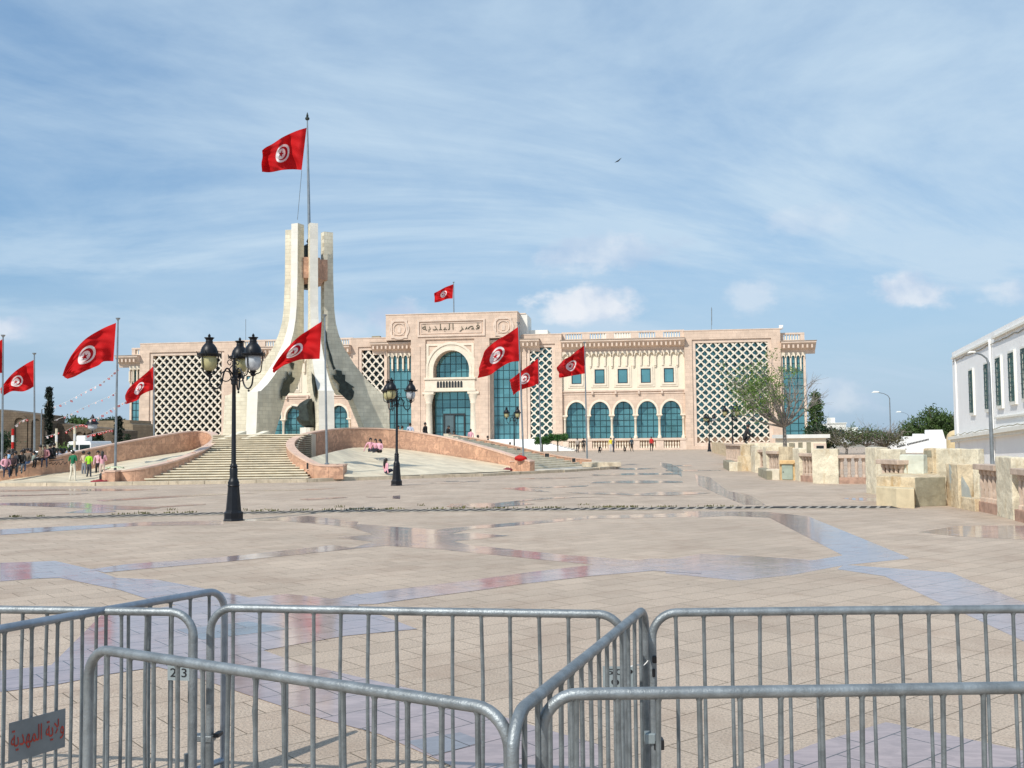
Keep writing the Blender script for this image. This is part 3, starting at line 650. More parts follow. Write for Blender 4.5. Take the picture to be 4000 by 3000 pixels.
for r0, r1, v1 in ((1.0, 1.13, PV - .2), (1.13, 1.3, PV - .27), (1.3, 1.42, PV - .12)):
    A = [(cx - math.cos(math.pi * k / 20) * rr * r0, zc + math.sin(math.pi * k / 20) * rr * r0 * 1.08) for k in range(21)]; B2 = [(cx - math.cos(math.pi * k / 20) * rr * r1, zc + math.sin(math.pi * k / 20) * rr * r1 * 1.08) for k in range(21)]
    q.prism([(cx - rr * r1, zbt0)] + B2 + [(cx + rr * r1, zbt0), (cx + rr * r0, zbt0)] + A[::-1] + [(cx - rr * r0, zbt0)], PV - .35, v1, fr)
for (a, b, c_, d_) in ((uo0 + .5, uo0 + .9, zbt0, ztop - 1.1), (uo1 - .9, uo1 - .5, zbt0, ztop - 1.1), (uo0 + .5, uo1 - .5, ztop - 1.1, ztop - .75)): B_(q, a, b, c_, d_, PV - .35, PV - .2)
sub(q, 'arch_moulding', M_creams, pa)
glass(uo0 + .3, uo1 - .3, zbt0, zc + rr * 1.25, -.75, 9, 4)
q = MB(); B_(q, uo0 + .35, uo1 - .35, zbb0 + .02, zbt0 + .05, -.6, PV + .1); B_(q, uo0 + .2, uo1 - .2, zbt0 - .1, zbt0 + .22, -.5, PV + .3); B_(q, uo0 + .2, uo1 - .2, zbb0 + .0, zbb0 + .35, -.5, PV + .25); bal = pb(q, 'balcony', M_creams)
q = MB()
for k in range(9):
    x = U(*c2(668 + k * 23.3, 735)); zc_ = Z(*c2(760, 735)); q.prism([(x - .2, zc_ - .55), (x + .2, zc_ - .55), (x + .2, zc_ + .3), (x + .1, zc_ + .55), (x - .1, zc_ + .55), (x - .2, zc_ + .3)], PV + .0, PV + .11, fr)
sub(q, 'opening_slots', M_dark, bal)
for px in (588, 950):
    x = U(*c2(px, 950)); q = MB(); c = fr(x, 0, PV - .45); zt_ = Z(*c2(590, 795)); q.lathe([(.85, zb), (.85, zb + .35), (.68, zb + .5), (.62, zb + .9), (.55, zt_ - 2.0), (.62, zt_ - 1.9), (.58, zt_ - 1.7), (.75, zt_ - 1.0), (.9, zt_ - .4)], 14, c); B_(q, x - .95, x + .95, zt_ - .4, zt_ - .02, PV - 1.3, PV + .25); pb(q, 'portal_column', M_creams, smooth=True)
gg = glass(U(*c2(622, 950)), U(*c2(925, 950)), zb, zbb0 + .02, -.1, 5, 6)
q = MB(); x0, x1 = U(*c2(690, 1050)), U(*c2(866, 1050)); zd = Z(*c2(780, 965))
for (a, b, c_, d_) in ((x0, x0 + .25, zb, zd), (x1 - .25, x1, zb, zd), (x0 + .25, x1 - .25, zd - .25, zd), ((x0 + x1) / 2 - .12, (x0 + x1) / 2 + .12, zb, zd - .25)): B_(q, a, b, c_, d_, -.05, .15)
dr_ = pb(q, 'door', M_dark)
q = MB(); B_(q, x0 + .25, (x0 + x1) / 2 - .12, zb, zd - .25, -.02, .04); sub(q, 'door_pane', glassmat('grey_door_glass', (.12, .17, .18)), dr_)
q = MB(); B_(q, uo0 + .2, uo1 - .2, 0, zb - .02, -3, PV - 1.6); pb(q, 'threshold', M_creams)
# upper inscription block
uu0, uu1 = U(*c2(248, 260)), U(*c2(1300, 260)); zbl = Z(*c2(760, 362))
q = MB(); B_(q, uu0, uu1, zbl - .2, zu, -6, PV - .1); up_ = pb(q, 'inscription_block', M_pink)
q = MB(); B_(q, uu0 - .08, uu1 + .08, zu, zu + .14, -6, PV - .02); B_(q, U(*c2(350, 180)), uu1 + .9, zu + .14, zu + .3, -8, -2); pb(q, 'coping', M_pinkp)
q = MB(); B_(q, uu1, uu1 + 1.3, zbl, zu - .1, -7, -1); B_(q, uu1 + 1.3, uu1 + 4.5, zbl - .2, zbl + 1.5, -9, -3); B_(q, uu1 - 1, uu1 + 3.8, zbl - .2, zbl + .4, -3, 0.2); pb(q, 'stair_house', M_roofw)
def frame2d(q, a, b, z0, z1, t, v0, v1):
    B_(q, a, a + t, z0, z1, v0, v1); B_(q, b - t, b, z0, z1, v0, v1); B_(q, a + t, b - t, z1 - t, z1, v0, v1); B_(q, a + t, b - t, z0, z0 + t, v0, v1)
q = MB(); v0 = PV - .1
ia, ib, iz0, iz1 = U(*c2(503, 280)), U(*c2(1042, 280)), Z(*c2(770, 350)), Z(*c2(770, 215))
frame2d(q, ia, ib, iz0, iz1, .28, v0, v0 + .2); frame2d(q, ia + .55, ib - .55, iz0 + .5, iz1 - .5, .12, v0, v0 + .1)
for (a, b) in ((290, 420), (1122, 1256)):
    a, b = U(*c2(a, 280)), U(*c2(b, 280)); frame2d(q, a, b, iz0 - .1, iz1 + .05, .22, v0, v0 + .16); frame2d(q, a + .5, b - .5, iz0 + .4, iz1 - .45, .1, v0, v0 + .1)
    mx, mz = (a + b) / 2, (iz0 + iz1) / 2
    for r0, r1 in ((1.45, 1.75), (.9, 1.05)):
        q.prism([(mx + r1 * math.cos(k * math.pi / 12), mz + r1 * math.sin(k * math.pi / 12)) for k in range(25)] + [(mx + r0 * math.cos(k * math.pi / 12), mz + r0 * math.sin(k * math.pi / 12)) for k in range(24, -1, -1)], v0, v0 + .14, fr)
    q.prism([(mx - .25, mz - .6), (mx + .25, mz - .6), (mx + .3, mz + .2), (mx, mz + .65), (mx - .3, mz + .2)], v0, v0 + .1, fr)
sub(q, 'carved_panel', M_pinkp, up_)
ARB = ''.join(chr(c) for c in (0xFED7, 0xFEBC, 0xFEAE, 0x20, 0xFE8D, 0xFEDF, 0xFE92, 0xFEE0, 0xFEAA, 0xFEF3, 0xFE94)[::-1])
M_ins = mat('dark_green_inscription', (.10, .095, .055), .6, var=.2)
ta, tb = U(*c2(540, 275)), U(*c2(998, 275)); tz0, tz1 = Z(*c2(770, 318)), Z(*c2(770, 238))
org = fr((ta + tb) / 2, (tz0 + tz1) / 2, v0 + .02) - P0; org.z = (tz0 + tz1) / 2
put_text(ARB, 1, org, FUv, Vector((0, 0, 1)), .1, M_ins, up_, 'inscription', wfit=tb - ta, hfit=(tz1 - tz0) * .86, thin=-.014, space=1.25)
# white flight of steps right of the portal
q = MB(); s0, s1 = U(*c2(1085, 1165)), U(*c2(1420, 1165)); e1 = U(*c2(1780, 1285)); sl = uo0 - 1
for k in range(12):
    t = k / 12; z1_ = zb * (1 - t) + .02; zz0 = zb * (1 - (k + 1) / 12) ; vv = PV + .2 + (k + 1) * .5
    B_(q, sl, s1 + (e1 - s1) * (k + 1) / 12, max(0, zz0), z1_, -.3 + (.001 * k), vv)
pb(q, 'entrance_steps', M_stepw)
# antennas, roof huts, camera
q = MB(); B_(q, U(*c3(470, 280)), U(*c3(760, 280)), zPar - 1.2, Z(*c3(600, 263)), -9, -5); pb(q, 'roof_hut', M_roofw)
q = MB(); B_(q, U(*c2(95, 340)), U(*c2(160, 340)), Z(1450, 1323) + .1, Z(1450, 1323) + .55, -2, -1); pb(q, 'roof_vent', M_parag)
for (px, y0, y1, v) in ((960, 1343, 1247, -4), (2779, 1292, 1200, -2), (2780.5, 1262, 1205, -2)):
    a, z0_ = uv(px, y0, v); b, z1_ = uv(px, y1, v); q = MB(); q.tube([fr(a, z0_ - .3, v), fr(b, z1_, v)], .045, 6); pb(q, 'antenna', M_pole)
q = MB(); q.ball(fr(uRb1 + .2, zTop + .25, .2), .35, 8); B_(q, uRb1 - .1, uRb1 + .5, zTop + .4, zTop + .65, 0, .4); pb(q, 'security_camera', M_white)
# ---------------- monument ----------------
MC = Vector(((1207 - 2000) / FPX * 68, 68, 0))
MON = empty('monument', MC); tag(MON, 'tall white stone monument of flaring fins crowned by a flag mast', 'monument')
outer = [(1.62, 16.6), (1.64, 13), (1.72, 11), (1.83, 10.1), (2.04, 9.3), (2.42, 8.4), (3.15, 7.3), (4.08, 6.25), (4.8, 5.6), (5.45, 5.15), (5.75, 5.1), (5.9, 2.3)]
inner = [(.95, 16.6), (.95, 13), (.95, 11), (.95, 10.1), (.97, 9.3), (1.0, 8.4), (1.12, 7.3), (1.42, 6.3), (1.75, 5.5), (2.15, 4.75), (2.9, 3.8), (4.15, 2.3)]
def relief(part, poly, cf, fA, nrm_side, depth, mt=None, name='bronze_relief'):
    # polygon seen on a fin's side plane
    q = MB(); A, n = fA
    def P(px, py, off):
        d = ray(px, py); t = (A + n * off - CAM).dot(n) / d.dot(n); return CAM + d * t - MC
    pts = [cf(*p) for p in poly]; k = len(pts)
    vs = [P(x, y, 0) for x, y in pts] + [P(x, y, depth) for x, y in pts]
    q.add(vs, [tuple(range(k)), tuple(range(k, 2 * k))] + [(i, (i + 1) % k, k + (i + 1) % k, k + i) for i in range(k)])
    return q.build(name, mt or M_bronze, part)
c6 = crop(1100, 1100, 2.552); TT = .27
def fin(ang, top=0.0, fl=.17):
    a = R_(ang); rd = Vector((math.cos(a), math.sin(a), 0)); td = Vector((-math.sin(a), math.cos(a), 0)); q = MB(); O = [Vector(p) for p in outer]; I = [Vector(p) for p in inner]
    n = len(O); vs = []
    for (o, i) in zip(O, I):
        f = max(0, min(1, (10 - o.y) / 5)); h = TT + fl * f
        zt = o.y + (top if o.y > 16 else 0)
        for r_, z_ in ((o.x, zt), (i.x, zt)):
            for s_ in (-1, 1): vs.append(rd * r_ + td * (h * s_) + XYZ(0, 0, z_))
    fs = []
    for k in range(n - 1):
        b = k * 4; c = b + 4; q.cur = 0
        fs.append(((b + 0, c + 0, c + 1, b + 1), 1)); fs.append(((b + 2, b + 3, c + 3, c + 2), 0)); fs.append(((b + 0, b + 2, c + 2, c + 0), 0)); fs.append(((b + 1, c + 1, c + 3, b + 3), 0))
    fs.append(((0, 1, 3, 2), 1)); o4 = (n - 1) * 4; fs.append(((o4, o4 + 2, o4 + 3, o4 + 1), 0))
    for f_, mi_ in fs:
        q.f.append(f_); q.mi.append(mi_)
    q.v = [tuple(v) for v in vs]
    ob = q.build('stone_fin', [M_trav, M_travl], MON)
    return ob, rd, td
fA_ = fin(175, -.15); fB_ = fin(244, 0, .15); fC_ = fin(292, 0, .22); fD_ = fin(34, -.2); fE_ = None
# stepped pink collar, bronze cap
q = MB(); 
for a in range(4):
    an = R_(20 + a * 90); d = Vector((math.cos(an), math.sin(an), 0)); e = Vector((-d.y, d.x, 0))
    q.add([d * r_ + e * s_ + XYZ(0, 0, z) for z in (12.95, 14.35) for r_, s_ in ((.4, -.55), (1.15, -.55), (1.15, .55), (.4, .55))], [(0, 1, 2, 3), (4, 5, 6, 7), (0, 1, 5, 4), (1, 2, 6, 5), (2, 3, 7, 6), (3, 0, 4, 7)])
q.lathe([(.8, 12.6), (1.0, 12.95), (1.0, 14.3), (.75, 14.35)], 12)
q.build('pink_collar', M_rose, MON)
q = MB(); q.lathe([(.5, 12.35), (.62, 12.5), (.62, 12.6)], 12); q.lathe([(.42, 14.35), (.42, 15.2), (.5, 15.25), (.3, 15.4), (.12, 15.5), (.22, 15.65), (.12, 15.85)], 12); q.build('bronze_cap', M_bronze, MON, smooth=True)
q = MB(); pt = W(1200.5, 470, 68) - MC; pbm = Vector((.0, 0, 15.5)); q.tube([pbm, pbm.lerp(pt, .5), pt], [.11, .09, .045], 10); mst = q.build('mast', M_pole, MON, smooth=True)
q = MB(); q.ball(pt + XYZ(0, 0, .12), .16, 10, (1, 1, .8)); q.lathe([(.05, 0), (.09, .1), (.02, .35)], 8, pt + XYZ(0, 0, .2)); q.build('finial', M_bronze, mst, smooth=True)
# reliefs
side = fB_[2]; A = MC + side * (TT + .32); n = side if side.dot(CAM - MC) > 0 else -side
relief(fB_[0], [(60, 895), (75, 945), (105, 895), (108, 950), (135, 960), (115, 1000), (85, 1025), (80, 1065), (82, 1100), (50, 1140), (10, 1140), (8, 1175), (-8, 1150), (-10, 1090), (10, 1040), (30, 960), (45, 985), (58, 960)], c6, (MC + n * (TT + .13), n), None, .14)
relief(fB_[0], [(85, 800), (128, 815), (118, 880), (100, 860)], c6, (MC + n * (TT + .08), n), None, .1)
side = fD_[2]; n = side if side.dot(CAM - MC) > 0 else -side
relief(fD_[0], [(540, 880), (600, 890), (605, 925), (635, 930), (635, 990), (665, 1010), (728, 1055), (700, 1060), (725, 1100), (715, 1150), (690, 1185), (650, 1180), (590, 1120), (562, 1095), (578, 1075), (575, 1020), (520, 965), (510, 930), (545, 935), (550, 915)], c6, (MC + n * (TT + .06), n), None, .24)
relief(fD_[0], [(440, 480), (452, 520), (452, 570), (478, 680), (500, 740), (520, 830), (540, 870), (515, 880), (500, 830), (480, 780), (468, 700), (450, 660), (440, 600), (432, 540)], c6, (MC + n * (TT + .04), n), None, .1)
side = fC_[2]; n = side if side.dot(CAM - MC) > 0 else -side
relief(fC_[0], [(298, 900), (318, 930), (330, 1010), (335, 1110), (325, 1170), (312, 1080), (300, 1000)], c6, (MC + n * (TT + .3), n), None, .12)
# hanging bronze hull between the fins
hp = [(300, 1165), (262, 1168), (225, 1185), (180, 1215), (155, 1245), (92, 1235), (118, 1262), (178, 1276), (176, 1368), (148, 1378), (180, 1418), (215, 1445), (262, 1459), (352, 1455), (345, 1380), (325, 1300), (312, 1220)]
q = MB(); k = len(hp); F0 = [W(*c6(*p), 63.6) - MC for p in hp]; cen = sum(F0, Vector()) / k
ring = lambda s_, dy: [cen + (p - cen) * s_ + XYZ(0, dy, 0) for p in F0]
vs = []
for s_, dy in ((.55, -.62), (.82, -.42), (1, 0), (.9, .5), (.5, .8)): vs += ring(s_, dy)
fs = [tuple(range(k)), tuple(range(4 * k, 5 * k))] + [(j * k + i, j * k + (i + 1) % k, (j + 1) * k + (i + 1) % k, (j + 1) * k + i) for j in range(4) for i in range(k)]
q.add(vs, fs); q.build('bronze_hull', M_bronze, MON)
q = MB(); q.tube([W(*c6(255, 1455), 63.6) - MC, Vector((W(*c6(255, 1455), 63.6) - MC).to_2d().to_3d()) + XYZ(0, 0, 2.3)], .45, 10); q.build('hull_plinth', M_travl, MON)
# halyard of the mast
q = MB(); q.tube([W(1179, 665, 66) , W(1162, 858, 66.3)], .02, 5); tag(q.build('halyard', M_pole), 'thin slack rope hanging below the big monument flag', 'rope')

# ---------------- platform, stairs, rose marble leaf walls ----------------
pf = [(-500, 1912), (0, 1900), (375, 1898), (800, 1891), (1200, 1884), (1400, 1876), (1882, 1861), (2200, 1845), (2403, 1832), (2418, 1824), (2320, 1806)]
front = [G(*p) for p in pf]; poly = [(p.x, p.y) for p in front] + [(2, 84), (-46, 84)]
mb = MB(); mb.prism(poly, -.01, .12, XYZ); pl_ = mb.build('monument_platform', [M_plat]); tag(pl_, kind='structure')
mb = MB()
for a, b in zip(front[:-1], front[1:]):
    L = (b - a).length; n = max(1, int(L / 1.6)); u = (b - a).normalized(); nn_ = Vector((u.y, -u.x, 0))
    for k in range(n):
        p = a.lerp(b, k / n); r = a.lerp(b, (k + 1) / n) - u * .02; o = rnd.uniform(-.015, .03); h = .15 + rnd.uniform(-.015, .02)
        mb.add([p + nn_ * (.05 + o), r + nn_ * (.05 + o), r - nn_ * .4, p - nn_ * .4] + [x + XYZ(0, 0, h) for x in (p + nn_ * (.05 + o), r + nn_ * (.05 + o), r - nn_ * .4, p - nn_ * .4)], [(0, 1, 5, 4), (4, 5, 6, 7), (1, 2, 6, 5), (3, 0, 4, 7), (2, 3, 7, 6)])
tag(mb.build('platform_kerb', M_kerb), kind='structure')
# small stone slab at the right tip of the platform
a = G(2350, 1822, .15); mb = MB(); mb.box((-1.2, -.6, 0), (1.2, .8, .3)); o = mb.build('stone_slab', M_kerb, loc=(a.x, a.y, .13), bevel=.02); tag(o, 'low cream stone slab at the right tip of the monument platform', 'slab')

NS = 20; Zs = lambda t: .13 + t * 2.22
LT = [(0, 554), (.12, 612), (.25, 684), (.47, 757), (.72, 822), (.87, 830), (1, 830)]; RTt = [(0, 1204), (.06, 1200), (.13, 1190), (.33, 1154), (.56, 1152), (.72, 1159), (.9, 1188), (1, 1217)]
def atx(px, Y): return (px - 2000) / FPX * Y
mb = MB(); Ys = lambda t: 47.9 + t * 8.4
def lr(t):
    def ip(Q):
        for (a, x), (b, y) in zip(Q, Q[1:]):
            if t <= b + 1e-9: return x + (y - x) * (t - a) / (b - a)
        return Q[-1][1]
    return ip(LT), ip(RTt)
for i in range(NS):
    ts = [j / NS for j in range(i, NS + 1)]
    polyL = [(atx(lr(t)[0], Ys(t)), Ys(t) ) for t in ts]; polyR = [(atx(lr(t)[1], Ys(t)), Ys(t)) for t in ts]
    z0 = Zs(i / NS); z1 = Zs((i + 1) / NS)
    n0 = len(mb.v)
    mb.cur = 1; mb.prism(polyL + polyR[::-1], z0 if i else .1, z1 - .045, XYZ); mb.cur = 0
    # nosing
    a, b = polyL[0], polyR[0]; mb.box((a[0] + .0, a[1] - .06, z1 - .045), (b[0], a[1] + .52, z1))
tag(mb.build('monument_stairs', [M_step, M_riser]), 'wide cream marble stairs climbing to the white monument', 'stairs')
mb = MB(); mb.lathe([(8.05, .11), (8.05, 2.35)], 48, MC); mb.box((atx(828, 56.3), 56.3, .12), (atx(1215, 56.3), 62, 2.345)); tag(mb.build('monument_terrace', M_plat), kind='structure')
# white cheek wedges at the head of the stairs
for (a, lab) in (((935, 1175), 'left'), ((1125, 1175), 'right')):
    p = W(*c1(*a), 55.6); mb = MB(); L = .95
    mb.add([(0, 0, 0), (.0, 0, .06), (L, 1.3, .5), (L, 1.3, 0), (.4, -.1, 0), (.4, -.1, .06), (L + .4, 1.2, .5), (L + .4, 1.2, 0)], [(0, 1, 2, 3), (4, 7, 6, 5), (0, 4, 5, 1), (1, 5, 6, 2), (2, 6, 7, 3), (0, 3, 7, 4)])
    o = mb.build('stair_wedge', M_trav, loc=(p.x, 55.3, 2.05)); tag(o, 'white stone wedge at the head of the stairs, %s one of the pair' % ('left-hand' if lab == 'left' else 'right-hand'), 'wedge', 'stone wedges at the head of the stairs')

def leafwall(pts, label, th=.38, closed_end=None, holes=(), right=False):
    # pts: (px, py_top, Y). curved parapet, vertical faces, pale coping on top
    P = cat([W(*p) for p in pts], 6); q = MB(); qc = MB(); n = len(P); LI = []; LO = []
    for i, p in enumerate(P):
        t = P[min(i + 1, n - 1)] - P[max(i - 1, 0)]; t.z = 0; t.normalize(); nn_ = Vector((t.y, -t.x, 0)) * (1 if right else -1)
        LI.append(p); LO.append(p + nn_ * th)
    vs = []
    for a, b in zip(LI, LO): vs += [(a.x, a.y, .1), (b.x, b.y, .1), (b.x, b.y, a.z - .06), (a.x, a.y, a.z - .06)]
    fs = []
    for i in range(n - 1):
        b = i * 4; c = b + 4; fs += [(b, c, c + 3, b + 3), (b + 1, b + 2, c + 2, c + 1), (b + 2, b + 3, c + 3, c + 2), (b, b + 1, c + 1, c)]
    fs += [(0, 1, 2, 3), tuple((n - 1) * 4 + k for k in (3, 2, 1, 0))]
    q.add(vs, fs); o = q.build('marble_parapet', M_rose, smooth=True); tag(o, label, 'parapet')
    vs = []
    for a, b in zip(LI, LO):
        d = (b - a).normalized() * .03; a2 = a - d; b2 = b + d
        vs += [(a2.x, a2.y, a.z - .06), (b2.x, b2.y, a.z - .06), (b2.x, b2.y, a.z + .02), (a2.x, a2.y, a.z + .02)]
    qc.add(vs, fs); qc.build('coping', M_rosec, o, smooth=True)
    return o, LI, LO
Lpts = [(-160, 1852, 48.5), (0, 1836, 49.5), (181, 1792, 50.8), (352, 1754, 52.5), (554, 1715, 55), (705, 1690, 57.5), (768, 1684, 58.6), (808, 1688, 58.6), (827, 1702, 57.4), (826, 1718, 56.0), (806, 1736, 54.0), (757, 1764, 51.9), (665, 1798, 49.9), (549, 1827, 48.1), (455, 1842, 47.9), (412, 1844, 47.9)]
lw, LI, LO = leafwall(Lpts, 'curved rose marble parapet left of the stairs with graffiti', right=False)
Rpts = [(1345, 1816, 48.75), (1262, 1815, 48.8), (1215, 1795, 49.4), (1168, 1765, 50.7), (1148, 1735, 52.6), (1165, 1712, 54.8), (1215, 1692, 57), (1290, 1678, 59), (1400, 1671, 60.8), (1554, 1678, 62), (1733, 1707, 61.5), (1882, 1745, 59.5), (2003, 1782, 57.2), (2070, 1801, 56.2)]
rw, RI, RO = leafwall(Rpts, 'tall curved rose marble parapet wrapping the sloping white floor', right=False)
Tpts = [(1733, 1695, 66), (1865, 1712, 66.2), (2025, 1745, 66.4), (2140, 1772, 66.8), (2240, 1788, 67), (2311, 1794, 67.1)]
tw, TI, TO = leafwall(Tpts, 'straight rose marble parapet beyond the right-hand stairs', right=False)
# end piers
def pier(px0, px1, pyt, pyb, label, Y=None, dep=.8):
    a = G(px0, pyb, .13); b = G(px1, pyb, .13); Y = Y or a.y; a = W(px0, pyb, Y); b = W(px1, pyb, Y); t = W((px0 + px1) / 2, pyt, Y)
    mb = MB(); mb.box((a.x, Y, .1), (b.x, Y + dep, t.z - .08)); o = mb.build('marble_pier', M_rose); tag(o, label, 'pier', 'rose marble end piers'); mb = MB(); mb.box((a.x - .03, Y - .03, t.z - .08), (b.x + .03, Y + dep, t.z)); mb.build('coping', M_rosec, o)
pier(408, 448, 1838, 1883, 'low rose marble pier at the foot of the left parapet, under a flagpole'); pier(1256, 1345, 1813, 1866, 'square rose marble pier at the right foot of the main stairs'); pier(1993, 2070, 1799, 1840, 'rose marble end pier with a red cloth lying on top')
# dark square vents in the walls
def vent(px0, px1, py0, py1, Y, idx):
    a = W(px0, py0, Y); b = W(px1, py1, Y); mb = MB(); mb.box((a.x, Y - .06, b.z), (b.x, Y + .3, a.z)); o = mb.build('vent', M_dark, [lw, rw, tw][idx]); mb = MB(); w_ = (b.x - a.x) * .12; h_ = (a.z - b.z) * .12
    mb.box((a.x - w_, Y - .1, b.z - h_), (a.x, Y - .02, a.z + h_)); mb.box((b.x, Y - .1, b.z - h_), (b.x + w_, Y - .02, a.z + h_)); mb.box((a.x, Y - .1, a.z), (b.x, Y - .02, a.z + h_)); mb.box((a.x, Y - .1, b.z - h_), (b.x, Y - .02, b.z)); mb.build('vent_frame', M_rosec, o)
for (x0, x1, y0, y1, Y) in ((538, 561, 1831, 1853, 47.95), (657, 675, 1801, 1822, 49.6), (751, 763, 1768, 1788, 51.5), (806, 812, 1740, 1758, 53.6)): vent(x0, x1, y0, y1, Y, 0)
for (x0, x1, y0, y1, Y) in ((1199, 1208, 1808, 1832, 48.9), (1156, 1161, 1781, 1804, 50.4)): vent(x0, x1, y0, y1, Y, 1)
for (x0, x1, y0, y1) in ((1918, 1934, 1734, 1746), (2017, 2034, 1751, 1768), (2128, 2145, 1771, 1787), (2234, 2248, 1790, 1805)): vent(x0, x1, y0, y1, 66.2, 2)
# sloping white floors
def loft(A, B, name, label, n=5, mt=None):
    A = cat(A, 5); B = cat(B, 5); q = MB(); m_ = len(A)
    for i in range(m_):
        for k in range(n + 1): q.v.append(tuple(A[i].lerp(B[i], k / n)))
    for i in range(m_ - 1):
        for k in range(n): q.f.append((i * (n + 1) + k, (i + 1) * (n + 1) + k, (i + 1) * (n + 1) + k + 1, i * (n + 1) + k + 1)); q.mi.append(0)
    o = q.build(name, mt or M_slope, smooth=True); tag(o, kind='structure'); return o
back = [W(*p) for p in ((0, 1878, 49.6), (181, 1851, 51), (352, 1830, 52.8), (452, 1806, 53.8), (588, 1783, 55.6), (741, 1760, 58.2), (800, 1738, 58.4))]
frn = [W(*p) for p in ((10, 1892, 47.3), (200, 1888, 47.6), (395, 1884, 47.9), (457, 1845, 48.1), (590, 1818, 48.9), (757, 1768, 52.3), (808, 1742, 54.5))]
frn = [XYZ(p.x, p.y, max(.14, p.z)) for p in frn]
loft(back, frn, 'sloping_floor', '')
back = [W(*p) for p in ((1190, 1800, 49.6), (1215, 1788, 50.5), (1273, 1772, 53), (1330, 1758, 56), (1400, 1748, 60.6), (1554, 1753, 61.8), (1737, 1777, 61.3), (1882, 1801, 59.4), (1993, 1820, 57.4))]
frn = [W(*p) for p in ((1240, 1825, 49.2), (1290, 1862, 49.3), (1345, 1862, 49.4), (1385, 1863, 49.4), (1450, 1862, 49.6), (1560, 1858, 50.6), (1737, 1850, 52.2), (1882, 1845, 54.4), (1993, 1840, 55.8))]
frn = [XYZ(p.x, p.y, max(.16, p.z)) for p in frn]
loft(back, frn, 'sloping_floor', '')
# stairs between the second leaf and the far parapet
mb = MB(); b0, b1 = G(2085, 1833, .13), G(2300, 1818, .13); t0, t1 = W(1733, 1700, 63.6), W(1733, 1700, 66); 
for i in range(18):
    f0 = i / 18; A_ = b0.lerp(t0, f0); B2 = b1.lerp(t1, f0); z0 = .1 if i == 0 else .13 + 2.2 * f0; z1 = .13 + 2.2 * (i + 1) / 18
    mb.prism([(A_.x, A_.y), (B2.x, B2.y), (t1.x, t1.y + .001 * i), (t0.x, t0.y)], z0, z1, XYZ)
tag(mb.build('side_stairs', M_step), 'side stairs rising between two rose marble parapets', 'stairs')
# graffiti on the parapets: small scrawls
def scrawl(strokes, cf, Y, parent, r=.018):
    q = MB()
    for s_ in strokes: q.tube([W(*cf(*p), Y) for p in s_], r, 5)
    q.build('graffiti', M_blackp, parent)
c7 = crop(0, 1500, 3.16)
scrawl([[(1455, 1115), (1490, 1112), (1465, 1145), (1500, 1143)], [(1505, 1120), (1500, 1145), (1520, 1140), (1525, 1118)], [(1535, 1143), (1548, 1118), (1563, 1140)], [(1600, 1125), (1625, 1130), (1632, 1095), (1650, 1090), (1655, 1115), (1632, 1145)]], c7, 48.05, lw)
scrawl([[(600, 990), (640, 970), (650, 1000), (690, 965), (690, 1000), (730, 960), (740, 1000), (780, 955), (800, 990), (830, 960)], [(610, 950), (660, 945), (700, 940), (780, 930)]], c7, 50.9, lw, .02)
